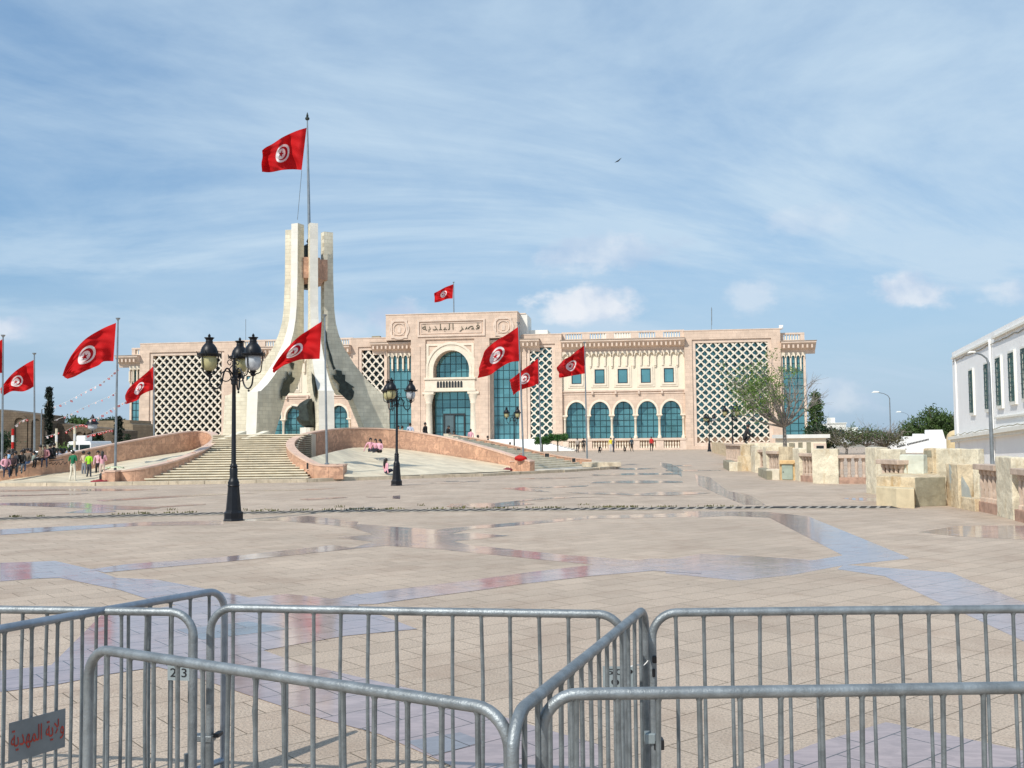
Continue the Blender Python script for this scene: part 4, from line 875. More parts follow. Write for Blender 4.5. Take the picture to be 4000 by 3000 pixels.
# ---------------- flags and poles ----------------
def flagpole(top, base, Y, label, r=.05, zb=None, group='flagpoles around the monument'):
    t = W(top[0], top[1], Y); b = W(base[0], base[1], Y)
    if zb is not None: b.z = zb
    q = MB(); v = t - b; q.tube([Vector(), v * .5, v * .985], [r * 1.25, r, r * .7], 10); o = q.build('flagpole', M_pole, loc=b, smooth=True); tag(o, label, 'flagpole', group)
    q = MB(); q.lathe([(r * .7, 0), (r * .8, .03), (r * 2.2, .12), (r * 2.2, .15), (r * .5, .16)], 10, v * .985); q.lathe([(r * 2.4, 0), (r * 2.4, .04), (r * 1.3, .08)], 10); q.build('finial', M_pole, o, smooth=True); return o
def flag(tops, bots, Y, label, amp=.25, seed=0, group='red flags with a crescent and star', us=1.0, cf=lambda x, y: (x, y), dy=1.0, lead=0.0):
    rn = random.Random(seed); N, Mv = 60, 36
    T = cat([(*cf(*p), 0) for p in tops], 12); Bq = cat([(*cf(*p), 0) for p in bots], 12)
    def samp(P, t):
        # by arc length
        L = [0]
        for a, b in zip(P, P[1:]): L.append(L[-1] + (b - a).length)
        s_ = t * L[-1]
        for i in range(len(L) - 1):
            if s_ <= L[i + 1]: return P[i].lerp(P[i + 1], (s_ - L[i]) / max(1e-6, L[i + 1] - L[i]))
        return P[-1]
    ph = [rn.random() * 6.28 for _ in range(4)]; vs = []; uvs = []
    kx = 4.6 * rn.uniform(.9, 1.2)
    s0 = FPX / Y
    TT_ = [samp(T, i / N) for i in range(N + 1)]; BB_ = [samp(Bq, i / N) for i in range(N + 1)]
    for i in range(N + 1):
        u = i / N
        for j in range(Mv + 1):
            v = j / Mv; p = TT_[i].lerp(BB_[i], v)
            a = amp * 1.35 * min(1, u * 2.2)
            dep = a * (math.sin(u * 2 * math.pi * 1.7 + v * 1.9 + ph[0]) + .38 * math.sin(u * 13 - v * 3.5 + ph[1]) + .22 * math.sin(u * 9 + v * 8 + ph[2])) * dy + .13 * min(1, u * 6) * (1 - .5 * u) * math.sin((u * (.6 + 1.2 * v) + v) * 19 + ph[3]) * amp
            x = p.x + min(1, u * 4) * math.sin(v * 9 + u * 7 + ph[1]) * .05 * amp * s0
            vs.append(W(x, p.y, Y + dep - u * lead)); uvs.append((u * 1.5, 1 - v))
    o0 = vs[0].copy(); q = MB(); q.v = [tuple(p - o0) for p in vs]
    for i in range(N):
        for j in range(Mv): q.f.append((i * (Mv + 1) + j, (i + 1) * (Mv + 1) + j, (i + 1) * (Mv + 1) + j + 1, i * (Mv + 1) + j + 1)); q.mi.append(0)
    ob = q.build('flag', M_flag, loc=o0, smooth='all', fixn=False); uvl = ob.data.uv_layers.new(name='UVMap')
    for l in ob.data.loops: uvl.data[l.index].uv = uvs[l.vertex_index]
    return tag(ob, label, 'flag', group)
k5 = c5; k2 = c2; k1 = c1; k6 = crop(950, 400, 2.074)
flagpole((461, 1245), (450, 1841), 48.1, 'tall grey flagpole rising from the left low pier, in front of the brown rampart')
flag([(1003, 135), (870, 192), (735, 275), (640, 385), (575, 500), (540, 592)], [(980, 467), (895, 470), (850, 505), (730, 555), (640, 600), (580, 620)], 48.1, 'large flag flying from the pole above the green-shirted person', .4, 1, cf=k5)
flagpole((134, 1381), (136, 1790), 62, 'flagpole rising behind the seated crowd', .055, zb=0)
flag([(297, 452), (215, 495), (130, 555), (60, 630), (0, 708)], [(297, 683), (210, 727), (110, 725), (60, 745), (20, 772)], 62, 'flag over the seated crowd, in front of the brown rampart', .4, 2, cf=k5)
flagpole((12, 1311), (9, 1810), 50.5, 'flagpole at the left edge with only part of its flag in view', zb=.1)
flag([(23, 275), (-30, 310), (-100, 370), (-160, 450), (-210, 540)], [(21, 568), (-50, 575), (-100, 600), (-150, 625), (-190, 650)], 50.5, 'flag cut off by the left edge of the view', .35, 3, cf=k5)
flagpole((601, 1426), (603, 1760), 75, 'flagpole in front of the dark left lattice screen', .06, zb=0)
flag([(1330, 505), (1260, 570), (1180, 640), (1110, 705), (1078, 765)], [(1325, 713), (1260, 738), (1215, 765), (1190, 800), (1095, 838)], 75, 'flag against the teal glass corner left of the big lattice', .4, 4, cf=k5)
flag([(514, 205), (420, 235), (320, 280), (240, 335), (185, 365), (155, 390)], [(474, 547), (400, 543), (320, 548), (250, 562), (200, 567), (148, 562)], 68, 'biggest flag, deep red, flying above the white monument', .55, 5, cf=k6)
flagpole((1268, 1232), (1277, 1814), 49.1, 'flagpole on the square pier at the right foot of the stairs')
flag([(1778, 218), (1690, 275), (1590, 340), (1500, 430), (1430, 520), (1377, 600)], [(1760, 522), (1690, 525), (1610, 528), (1530, 552), (1450, 585), (1385, 640)], 49.1, 'flag flying across the front of the white monument', .4, 6, cf=k1)
flagpole((2025, 1261), (2045, 1800), 56.6, 'flagpole on the end pier with the red cloth, right of the portal')
flag([(1295, 262), (1200, 325), (1110, 382), (1030, 450), (1005, 505), (985, 560)], [(1305, 538), (1240, 548), (1180, 575), (1110, 620), (1060, 655), (968, 678)], 56.6, 'large flag in front of the right glazed bay beside the portal', .42, 7, cf=k2)
flagpole((2103, 1395), (2114, 1800), 75, 'thin flagpole in front of the narrow right lattice screen', .05, zb=0)
flag([(1457, 518), (1400, 560), (1340, 605), (1280, 655), (1224, 695)], [(1465, 718), (1410, 745), (1350, 762), (1290, 785), (1255, 818)], 75, 'flag low in front of the narrow right lattice screen', .42, 8, cf=k2)
flagpole((2283, 1336), (2294, 1800), 67.2, 'flagpole before the row of glazed arches', .05, zb=.1)
flag([(1830, 412), (1775, 455), (1720, 500), (1660, 530), (1607, 590)], [(1838, 640), (1780, 650), (1730, 658), (1680, 670), (1632, 677)], 67.2, 'crumpled flag in front of the cream arcaded wing', .75, 9, cf=k2)
flagpole((1772, 1103), (1773, 1236), 168, 'short flagpole on the roof of the portal', .09, group='roof flagpoles')
flag([(1771, 1110), (1740, 1122), (1715, 1135), (1696, 1145)], [(1768, 1166), (1745, 1168), (1720, 1178), (1698, 1182)], 168, 'small flag on the palace roof above the inscription', .5, 10)

# ---------------- triple-lantern lamp posts ----------------
def lamp_post():
    L = empty('street_lamp')
    q = MB(); q.lathe([(.25, 0), (.25, .02), (.235, .05), (.235, .20), (.225, .215), (.2, .23), (.19, .27), (.165, .55), (.14, .84)], 8); q.build('base', M_iron, L, bevel=.004)
    q = MB(); q.lathe([(.14, .84), (.15, .87), (.135, .9), (.145, .94), (.12, 1.0), (.105, 1.03), (.095, 1.08), (.10, 1.28), (.085, 1.31), (.11, 1.34), (.075, 1.38), (.06, 1.42), (.05, 3.0), (.046, 3.36), (.075, 3.40), (.07, 3.44), (.085, 3.5), (.05, 3.55), (.04, 3.62), (.045, 3.95), (.03, 4.0), (.055, 4.04), (.012, 4.12)], 14); q.build('post', M_iron, L, smooth=True)
    for a, gm in ((-28, M_globe_w), (208, M_globe_y), (90, M_globe_y)):
        rz = R_(a); d = Vector((math.cos(rz), math.sin(rz), 0)); e = Vector((-d.y, d.x, 0)); c = d * .61
        q = MB(); P = lambda r, z: d * r + XYZ(0, 0, z)
        q.tube(cat([P(.03, 3.62), P(.16, 3.78), P(.25, 3.66), P(.3, 3.42), P(.38, 3.29), P(.49, 3.27), P(.57, 3.36), P(.6, 3.52), P(.61, 3.6)], 5), .021, 6)
        q.tube([P(.20 + .13 * math.cos(t * .5236), 3.58 + .13 * math.sin(t * .5236)) for t in range(13)], .014, 5)
        q.tube(cat([P(.03, 3.95), P(.12, 3.99), P(.16, 3.92), P(.1, 3.86), (P(.07, 3.93))], 4), .012, 5)
        q.tube(cat([P(.04, 3.86), P(.12, 3.74), P(.09, 3.62), P(.03, 3.52)], 4), .013, 5)
        q.lathe([(.012, -.09), (.03, -.06), (.012, -.03)], 8, P(.47, 3.27)); q.build('arm', M_iron, L, smooth=True)
        q = MB(); q.lathe([(.035, 3.56), (.075, 3.6), (.045, 3.64), (.09, 3.68), (.06, 3.70)], 12, c)
        for k in range(3):
            an = rz + .55 + k * 2.094; f = Vector((math.cos(an), math.sin(an), 0)); q.tube(cat([c + f * .06 + XYZ(0, 0, 3.62), c + f * .17 + XYZ(0, 0, 3.66), c + f * .2 + XYZ(0, 0, 3.78), c + f * .235 + XYZ(0, 0, 4.08)], 4), .015, 5)
        q.lathe([(.245, 4.06), (.25, 4.08), (.29, 4.10), (.295, 4.125), (.25, 4.14)], 20, c)
        for k in range(6):
            an = rz + k * 1.047; f = Vector((math.cos(an), math.sin(an), 0)); g = Vector((-f.y, f.x, 0))
            q.add([c + f * .265 + g * .03 + XYZ(0, 0, 4.11), c + f * .265 - g * .03 + XYZ(0, 0, 4.11), c + f * .315 + XYZ(0, 0, 4.2), c + f * .285 + g * .02 + XYZ(0, 0, 4.05), c + f * .285 - g * .02 + XYZ(0, 0, 4.05)], [(0, 1, 2), (3, 4, 2), (0, 3, 2), (1, 4, 2)])
        q.build('cage', M_iron, L, smooth=True)
        q = MB(); q.lathe([(.21, 4.135), (.205, 4.2), (.18, 4.28), (.13, 4.35), (.095, 4.385), (.085, 4.40), (.09, 4.42), (.08, 4.46), (.1, 4.5), (.125, 4.52), (.12, 4.53), (.04, 4.535), (.03, 4.55), (.035, 4.58), (.015, 4.61), (.004, 4.625)], 18, c); q.build('hood', M_iron, L, smooth=True)
        q = MB(); q.lathe([(.06, 3.70), (.12, 3.73), (.175, 3.8), (.195, 3.9), (.19, 4.0), (.17, 4.06)], 18, c); q.build('globe', gm, L, smooth=True)
    return L
lp = lamp_post(); g = G(912, 2034); lp.location = g; lp.rotation_euler = (0, R_(-.1), R_(2)); tag(lp, 'nearest black lamp post, standing on the plaza by the drain', 'lamp post', 'black lantern posts on the plaza')
KIDS[lp.name] = list(lp.children)
def lampcopy(p, rz, label, scale=1.0):
    c = copy_tree(lp); c.location = p; c.rotation_euler = (0, R_(.6), R_(rz)); c.scale = (scale,) * 3; c['label'] = label; return c
lampcopy(G(1549, 1897), 46, 'lamp post in front of the sloping white floor and the seated girls')
p = W(2009, 1741, 82); p.z = 0; lampcopy(p, 90, 'lamp post behind the far parapet, before the right glazed bay')
lampcopy(G(2771, 1764), 0, 'distant lamp post standing before the right lattice screen', 1.1)
p = W(2863, 1740, 83); p.z = 0; lampcopy(p, 90, 'lamp post behind the stone balustrade, half hidden by the sparse tree')
# single lantern at left
q = empty('street_lamp', W(361, 1700, 95).to_2d().to_3d()); tag(q, 'single-lantern black lamp before the old rampart arches', 'lamp post')
hz_ = W(361, 1665, 95).z; mb = MB(); mb.tube([(0, 0, 0), (0, 0, hz_ - .35)], .07, 8); mb.build('post', M_iron, q)
mb = MB(); mb.lathe([(.15, -.4), (.42, -.2), (.45, .15), (.4, .2)], 12, (0, 0, hz_)); mb.build('globe', M_globe_w, q, smooth=True); mb = MB(); mb.lathe([(.6, .2), (.5, .35), (.2, .75), (.12, .95), (.02, 1.15)], 12, (0, 0, hz_)); mb.build('hood', M_iron, q, smooth=True)
def tall_lamp(px, py, hx, hy, Y, label, r=.09, rise=.25):
    b = W(px, py, Y); b.z = 0; t = W(px, py, Y); h = W(hx, hy, Y); e = empty('tall_street_light', b); tag(e, label, 'street light')
    q = MB(); v = t - b; dx = h.x - t.x
    q.tube([Vector(), XYZ(0, 0, v.z * .6), XYZ(v.x, 0, v.z)] + [XYZ(v.x + dx * f, 0, v.z + (h.z - t.z) * g_) for f, g_ in ((.12, .45), (.4, .8), (.8, .98))], [r * 1.2, r, r * .8, r * .55, r * .5, r * .45], 8); q.build('pole', M_pole, e, smooth=True)
    q = MB(); c = XYZ(v.x + dx, 0, v.z + (h.z - t.z)); L = abs(dx) * .55; s_ = 1 if dx > 0 else -1
    q.add([c + XYZ(x * s_ * L, y * L, z * L) for x, y, z in ((-.45, -.16, 0), (-.45, .16, 0), (.5, -.2, -.04), (.5, .2, -.04), (-.4, -.1, .16), (-.4, .1, .16), (.2, -.13, .2), (.2, .13, .2))], [(0, 1, 3, 2), (4, 6, 7, 5), (0, 2, 6, 4), (1, 5, 7, 3), (2, 3, 7, 6), (0, 4, 5, 1)]); q.build('lamp_head', M_roofw, e, bevel=.03)
tall_lamp(3475, 1556, 3420, 1533, 143, 'tall street light between the white building and the palace')
tall_lamp(3549, 1624, 3510, 1610, 265, 'more distant street light above the white wall')
tall_lamp(3862, 1419, 3796, 1378, 50, 'grey street light standing in front of the white building')
tall_lamp(163, 1600, 198, 1592, 100, 'thin street light beside the tall dark cypress', .08)

# ---------------- crowd barriers ----------------
HB = 1.10
def T(px, py, z=HB - .02): return G(px, py, z)
def barrier(P0, P1, label, nb=14, r=.021, mt=None, bent=(), seed=0, rb=.0095, L=None, gr='crowd control barriers in the foreground'):
    P0 = Vector((P0.x, P0.y, 0)); P1 = Vector((P1.x, P1.y, 0)); u = (P1 - P0).normalized(); L = (P1 - P0).length; n = Vector((-u.y, u.x, 0)); rn = random.Random(seed)
    e = empty('crowd_barrier', P0); tag(e, label, 'barrier', gr); mt = mt or M_galv
    fr_ = lambda a, z, o=0.0: u * a + n * o + XYZ(0, 0, z)
    h = HB - r; R0 = .125; pts = [fr_(r, .02)]
    pts += [fr_(r, h - R0 - .3)] + [fr_(r + R0 - R0 * math.cos(t * math.pi / 16), h - R0 + R0 * math.sin(t * math.pi / 16)) for t in range(9)] + [fr_(L / 2, h + rn.uniform(-.004, .003))]
    pts += [fr_(L - r - R0 + R0 * math.sin(t * math.pi / 16), h - R0 + R0 * math.cos(t * math.pi / 16)) for t in range(9)] + [fr_(L - r, h - R0 - .3), fr_(L - r, .02)]
    q = MB(); q.tube(pts, r, 14); q.build('frame', mt, e, smooth=True)
    q = MB(); q.tube([fr_(r, .09), fr_(L - r, .09)], r * .9, 10); q.build('lower_rail', mt, e, smooth=True)
    for k in range(nb):
        a = L * (k + 1) / (nb + 1); q = MB()
        off = rn.uniform(-.006, .006); b_ = {i: v for i, v in bent}.get(k, 0)
        top = h if R0 < a < L - R0 else h - .05
        P = [fr_(a, top - .01), fr_(a + off, top - .3), fr_(a + off + b_, .55), fr_(a, .09)]
        q.tube([P[0], P[0].lerp(P[1], .03), P[0].lerp(P[1], .07)] + P[1:], [rb * 1.9, rb * 1.5, rb, rb, rb, rb], 8); q.build('bar', M_galvd, e, smooth=True)
    for a in (.3, L - .3):
        q = MB(); q.tube([fr_(a, .2), fr_(a, .03, 0)], .014, 6); q.tube([fr_(a, .02, -.3), fr_(a, .02, .3)], .018, 6, 1.0); q.build('foot', M_galvd, e, smooth=True)
    return e, u, n, P0, L
def ext(a, b, px):  # point on the image line a-b at column px
    return (px, a[1] + (b[1] - a[1]) * (px - a[0]) / (b[0] - a[0]))
A1 = T(*ext((0, 2378), (675, 2390), 772)); A0 = T(0, 2378); A0 = A1 + (A0 - A1).normalized() * 2.1
B1 = T(*ext((0, 2458), (796, 2316), 888)); B0 = T(0, 2458); B0 = B1 + (B0 - B1).normalized() * 2.1
C0 = T(*ext((882, 2373.6), (2385, 2399), 808)); C1 = T(*ext((882, 2373.6), (2385, 2399), 2452))
D1 = T(*ext((2499, 2391), (2136, 2688), 2523)); D0 = T(*ext((2499, 2391), (2136, 2688), 1992))
E0 = T(*ext((400, 2537.5), (1876, 2760), 336)); E1 = T(*ext((400, 2537.5), (1876, 2760), 2012))
F0 = T(2529, 2393); F1 = T(4000, 2378.5); F1 = F0 + (F1 - F0).normalized() * 2.1
G0 = T(2092, 2712.5); G1 = T(4000, 2684); G1 = G0 + (G1 - G0).normalized() * 2.1
for nme, a, b in (('A', A0, A1), ('B', B0, B1), ('C', C0, C1), ('D', D0, D1), ('E', E0, E1), ('F', F0, F1), ('G', G0, G1)): print('barrier', nme, round((b - a).length, 2), a[:2], b[:2])
bA = barrier(A0, A1, 'rear left barrier cut by the left edge, with the stencilled plate 23', seed=1)
bB = barrier(B0, B1, 'slanting barrier at far left carrying the grey plate with red writing', seed=2, mt=mat('blue_grey_galvanised_steel', (.30, .335, .38), .4, .7, var=.2, vscale=10, bump=.1, bscale=60, stain=((.15, .16, .18), 18, .6, .6)))
bC = barrier(C0, C1, 'rear middle barrier joining the two slanting barriers', seed=3, bent=((1, -.03),))
bD = barrier(D0, D1, 'slanting barrier in the middle running away to the rear right one', seed=4)
bE = barrier(E0, E1, 'front left barrier sloping down towards the middle', seed=5, bent=((4, .0), (8, .012)))
bF = barrier(F0, F1, 'rear right barrier running out of view', seed=6)
bG = barrier(G0, G1, 'front right barrier, nearest and largest', seed=7, bent=((0, .045),))
def bplate(bar, px0, px1, py0, py1, mt, off, name='plate'):
    e, u, n, P0_, L = bar; nn_ = n if n.dot(CAM - P0_) > 0 else -n; A = Vector((P0_.x, P0_.y, 0)) + nn_ * off
    def at(px, py):
        d = ray(px, py); t = (A - CAM).dot(nn_) / d.dot(nn_); P = CAM + d * t; return (P - A).dot(u), P.z
    return at, nn_, e, u, P0_
at, nn_, e, u, O_ = bplate(bB, 0, 0, 0, 0, None, .016)
(a0, z0), (a1, z1) = at(36, 2912), at(256, 2850); zt, zb2 = (at(39, 2822)[1] + at(263, 2769)[1]) / 2, (at(31, 2981)[1] + at(251, 2923)[1]) / 2
fp = lambda a, z, o: u * a + nn_ * o + XYZ(0, 0, z)
mb = MB(); mb.add([fp(a, z, o) for a in (a0, a1) for z in (zb2, zt) for o in (.010, .014)], [(0, 1, 3, 2), (4, 6, 7, 5), (0, 4, 5, 1), (2, 3, 7, 6), (0, 2, 6, 4), (1, 5, 7, 3)]); pl = mb.build('plate', M_plate, e)
WIL = ''.join(chr(c) for c in (0xFEED, 0xFEFB, 0xFEF3, 0xFE94, 0x20, 0xFE8D, 0xFEDF, 0xFEE4, 0xFEEC, 0xFEAA, 0xFEF3, 0xFE94)[::-1])
ux = u if (ray(2000, 1500).cross(Vector((0, 0, 1)))).dot(u) > 0 else -u
t_ = put_text(WIL, 1, fp((a0 + a1) / 2, (zt + zb2) / 2 + .004, .0155), ux, Vector((0, 0, 1)), .0012, M_redp, pl, 'lettering', wfit=abs(a1 - a0) * .94, hfit=(zt - zb2) * .55)
for bar, px0, px1, py0, py1, lines, off in ((bA, 660, 745, 2593, 2657, ('2 3',), .0), (bC, 2355, 2486, 2600, 2684, ('509', '00'), .0)):
    at, nn_, e, u, O_ = bplate(bar, 0, 0, 0, 0, None, 0); (a0, z1), (a1, z0) = at(px0, py0), at(px1, py1); fp = lambda a, z, o: u * a + nn_ * o + XYZ(0, 0, z)
    mb = MB(); mb.add([fp(a, z, o) for a in (a0, a1) for z in (z0, z1) for o in (.010, .014)], [(0, 1, 3, 2), (4, 6, 7, 5), (0, 4, 5, 1), (2, 3, 7, 6), (0, 2, 6, 4), (1, 5, 7, 3)]); pl = mb.build('plate', M_plated, e)
    for i, s_ in enumerate(lines):
        hh = (z1 - z0) / len(lines); ux = u if u.x > 0 else -u
        put_text(s_, 1, fp(a0 + (a1 - a0) * .5, z1 - hh * (i + .5), .0155), ux, Vector((0, 0, 1)), .001, M_blackp, pl, 'lettering', wfit=abs(a1 - a0) * ((.8 if i == 0 else .5) if len(lines) > 1 else .74), hfit=hh * .55)
# hooks and ties between barriers
def hook(bar, px, py, w, h, mt=None, dep=.06, name='hook'):
    at, nn_, e, u, O_ = bplate(bar, 0, 0, 0, 0, None, 0); a, z = at(px, py); fp = lambda a, z, o: u * a + nn_ * o + XYZ(0, 0, z); mb = MB()
    mb.add([fp(a + x, z + y, o) for x in (-w / 2, w / 2) for y in (-h / 2, h / 2) for o in (-.03, .03)], [(0, 1, 3, 2), (4, 6, 7, 5), (0, 4, 5, 1), (2, 3, 7, 6), (0, 2, 6, 4), (1, 5, 7, 3)]); return mb.build(name, mt or M_galv, e, bevel=.004)
hook(bC, 792, 2881, .125, .032); hook(bC, 852, 2868, .03, .022, M_blackp); hook(bF, 2572, 2904, .05, .05, M_blackp); hook(bF, 2547, 2880, .075, .05, M_plated); hook(bF, 2554, 2572, .022, .035, M_blackp); hook(bF, 2551, 2624, .016, .04, M_blackp)
at, nn_, e, u, O_ = bplate(bD, 0, 0, 0, 0, None, .03)
def wpt(px, py, Y): return W(px, py, Y)
Yd = D1.y - .1; Oo = Vector((O_.x, O_.y, 0)); q = MB(); q.tube(cat([wpt(2440, 2684, Yd), wpt(2446, 2640, Yd), wpt(2458, 2608, Yd), wpt(2490, 2598, Yd), wpt(2512, 2600, Yd - .03), wpt(2532, 2580, Yd - .03)], 5), .003, 5); q.v = [tuple(Vector(v) - Oo) for v in q.v]; q.build('wire_tie', M_white, e)
# ---------------- stone balustrade on the right ----------------
BG = 'worn stone balustrade along the right of the plaza'
TXN = bpy.data.textures.new('stone_wear', 'CLOUDS'); TXN.noise_scale = .22; TXN.noise_depth = 3
def rough_(o, s_=.05):
    m1 = o.modifiers.new('sub', 'SUBSURF'); m1.subdivision_type = 'SIMPLE'; m1.levels = m1.render_levels = 4
    m2 = o.modifiers.new('wear', 'DISPLACE'); m2.texture = TXN; m2.strength = s_; m2.mid_level = .5; m2.texture_coords = 'GLOBAL'
def seg(pa, pb, kind, H, label, th=.32, mt=None, name='stone_parapet', z0=0.0, group=None, top=None):
    A = G(*pa); Bp = G(*pb); A.z = Bp.z = 0
    if A.x > Bp.x: A, Bp = Bp, A
    u = (Bp - A); L = u.length; u = u / L; n = Vector((-u.y, u.x, 0))
    if n.dot(A - CAM) < 0: n = -n
    f = lambda a, z, o: u * a + n * o + XYZ(0, 0, z)
    def bx(q, a0, a1, z0_, z1_, o0, o1):
        q.add([f(a, z, o) for a in (a0, a1) for z in (z0_, z1_) for o in (o0, o1)], [(0, 1, 3, 2), (4, 6, 7, 5), (0, 4, 5, 1), (2, 3, 7, 6), (0, 2, 6, 4), (1, 5, 7, 3)])
    if kind == 'solid':
        q = MB(); bx(q, 0, L, z0 - .02, H, 0, th); o = q.build(name, mt or M_para, loc=A, bevel=.025); rough_(o); tag(o, label, 'parapet', group or BG)
        return o, f, L
    e = empty('stone_balustrade', A); tag(e, label, 'balustrade', group or BG)
    q = MB(); bx(q, 0, L, -.02, .26, .02, th - .02); q.build('plinth', M_redst, e, bevel=.01)
    q = MB(); bx(q, -.02, L + .02, H - .14, H, -.04, th + .04); q.build('cap_rail', M_parar, e, bevel=.015)
    nb_ = max(2, round(L / .27))
    for k in range(nb_):
        q = MB(); h = H - .4; c = f(L * (k + .5) / nb_, .26, th / 2); q.lathe([(.095, 0), (.095, h * .1), (.06, h * .14), (.075, h * .3), (.055, h * .36), (.085, h * .55), (.06, h * .82), (.095, h * .88), (.095, h)], 8, c); q.build('baluster', M_parar, e, smooth=True)
    if kind == 'back': q = MB(); bx(q, 0, L, .26, H - .14, th - .05, th + .03); q.build('back_panel', M_para, e)
    return e, f, L
seg((4075, 2063), (3960, 2034), 'back', 1.18, 'balustrade bay cut by the right edge of the view')
seg((3958, 2032), (3895, 2014), 'solid', 1.42, 'tall grey-yellow stone block near the right edge', mt=M_parap)
seg((3893, 2013), (3812, 1996), 'back', 1.2, 'balustrade bay with a red plinth left of the tall block near the edge', th=.3)
seg((3808, 1998), (3752, 1988), 'solid', .32, 'low broken stone kerb below the leaning grey slab', th=.3)
A = G(3800, 1985); mb = MB(); p0 = G(3748, 1983); p1 = G(3806, 1994); hgt = 1.12
u_ = (p1 - p0); mb.add([(0, 0, .0), (u_.x, u_.y, 0), (u_.x * 1.0, u_.y + .25, .55), (u_.x * .15, .25 + u_.y * .1, hgt), (-.03, .25, hgt), (0, .5, 0), (u_.x, u_.y + .5, 0), (u_.x, u_.y + .45, .55), (u_.x * .15, .5, hgt), (-.03, .5, hgt)], [(0, 1, 2, 3, 4), (5, 9, 8, 7, 6), (0, 5, 6, 1), (1, 6, 7, 2), (2, 7, 8, 3), (3, 8, 9, 4), (4, 9, 5, 0)]); o = mb.build('stone_slab', mat('smooth_grey_slab', (.42, .43, .38), .8, var=.1, vscale=2), loc=(p0.x, p0.y, .02)); tag(o, 'smooth grey slab leaning with a sloping edge in the balustrade', 'slab')
seg((3745, 1986), (3698, 1974), 'solid', 1.16, 'upright pinkish stone pier with carved notches', mt=M_para, th=.4)
seg((3826, 1962), (3652, 1950), 'solid', 1.53, 'broad pale slab standing behind the stone planter box', mt=M_parap, th=.25)
o, f, L = seg((3650, 1951), (3612, 1948), 'solid', 1.54, 'narrow pier pierced by a small stone grille', mt=M_para, th=.3)
q = MB(); q.add([f(a, z, oo) for a in (L * .12, L * .88) for z in (1.28, 1.48) for oo in (-.02, .1)], [(0, 1, 3, 2), (4, 6, 7, 5), (0, 4, 5, 1), (2, 3, 7, 6), (0, 2, 6, 4), (1, 5, 7, 3)]); q.build('grille', M_parag, o)
seg((3612, 1956), (3518, 1952), 'solid', 1.36, 'pale green-grey slab behind the planter box', mt=mat('pale_green_slab', (.58, .59, .49), .8, var=.1, vscale=2), th=.25)
seg((3514, 1954), (3430, 1944), 'back', 1.2, 'balustrade bay with scalloped shadows above the yellow box')
seg((3520, 1943), (3425, 1936), 'solid', 1.50, 'cream slab with a cracked window behind the scalloped bay', mt=M_parap, th=.25)
seg((3424, 1932), (3383, 1926), 'solid', 1.55, 'tall white-washed end pier right of the open balusters', mt=M_parap, th=.45)
# planter box with a yellow and a grey face
cs = [G(3577, 1979), G(3427, 1968), G(3452, 1948), G(3660, 1955), G(3697, 1976)]; c0 = cs[0].copy(); loc = [(p.x - c0.x, p.y - c0.y) for p in cs]
mb = MB(); mb.prism(loc, -.02, .80, XYZ); mb.mi = [1] * len(mb.mi); 
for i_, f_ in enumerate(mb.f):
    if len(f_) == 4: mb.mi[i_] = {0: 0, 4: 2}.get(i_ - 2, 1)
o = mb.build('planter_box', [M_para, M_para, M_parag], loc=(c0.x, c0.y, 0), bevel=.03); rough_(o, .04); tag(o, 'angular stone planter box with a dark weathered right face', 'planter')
cs = [G(3573, 1986), G(3502, 1982), G(3424, 1974), G(3424, 1966), G(3574, 1978)]; c0 = cs[0].copy(); mb = MB(); mb.prism([(p.x - c0.x, p.y - c0.y) for p in cs], -.02, .52, XYZ); o = mb.build('stone_bench', mat('yellow_limestone', (.62, .51, .33), .85, var=.15, vscale=2, bump=.3, bscale=14, stain=((.40, .33, .2), 1.6, .5, .6)), loc=(c0.x, c0.y, 0), bevel=.02); tag(o, 'low yellow stone bench against the planter box', 'bench')
seg((3393, 1890), (3278, 1890), 'open', 1.17, 'open balustrade with see-through balusters and a red plinth')
seg((3277, 1890), (3174, 1889), 'solid', 1.42, 'wide square stone block left of the open balusters', mt=M_parap, th=.5)
seg((3172, 1884), (3125, 1880), 'back', 1.22, 'balustrade bay between the wide block and the small green door', th=.3)
seg((3124, 1880), (3098, 1874), 'solid', 1.42, 'white pier right of the small green door', mt=M_parap)
o, f, L = seg((3112, 1876), (3046, 1875), 'solid', .88, 'ochre housing with a small pale green metal door', mt=M_frameo, th=.5, name='door_housing'); o['category'] = 'housing'
q = MB(); q.add([f(a, z, oo) for a in (L * .16, L * .80) for z in (.03, .70) for oo in (-.05, -.035)], [(0, 1, 3, 2), (4, 6, 7, 5), (0, 4, 5, 1), (2, 3, 7, 6), (0, 2, 6, 4), (1, 5, 7, 3)]); d_ = q.build('door', M_doorg, o); q = MB(); q.ball(f(L * .24, .36, -.06), .025, 8); q.build('handle', M_blackp, d_)
q = MB(); q.add([f(a, z, oo) for a in (L * .02, L * .9) for z in (.715, .77) for oo in (-.12, .0)], [(0, 1, 3, 2), (4, 6, 7, 5), (0, 4, 5, 1), (2, 3, 7, 6), (0, 2, 6, 4), (1, 5, 7, 3)]); q.build('lintel', M_frameo, o)
seg((3080, 1862), (3043, 1860), 'solid', 1.44, 'yellowish stone block behind the little green door', mt=M_para, th=.4)
seg((3044, 1875), (2993, 1873), 'solid', .46, 'low stone step left of the little green door', mt=mat('bright_limestone', (.66, .58, .44), .85, var=.12, vscale=2, bump=.3), th=.6)
seg((2995, 1874), (2962, 1858), 'solid', .40, 'low grey stone step turning the corner of the walkway', mt=M_parag, th=.4)
seg((3038, 1860), (2996, 1856), 'back', 1.22, 'balustrade bay behind the low stone step', th=.3)
seg((2995, 1856), (2981, 1850), 'solid', 1.42, 'slim white pier between two recessed bays', mt=M_parap)
seg((2980, 1848), (2949, 1846), 'back', 1.25, 'balustrade bay left of the slim white pier', th=.3)
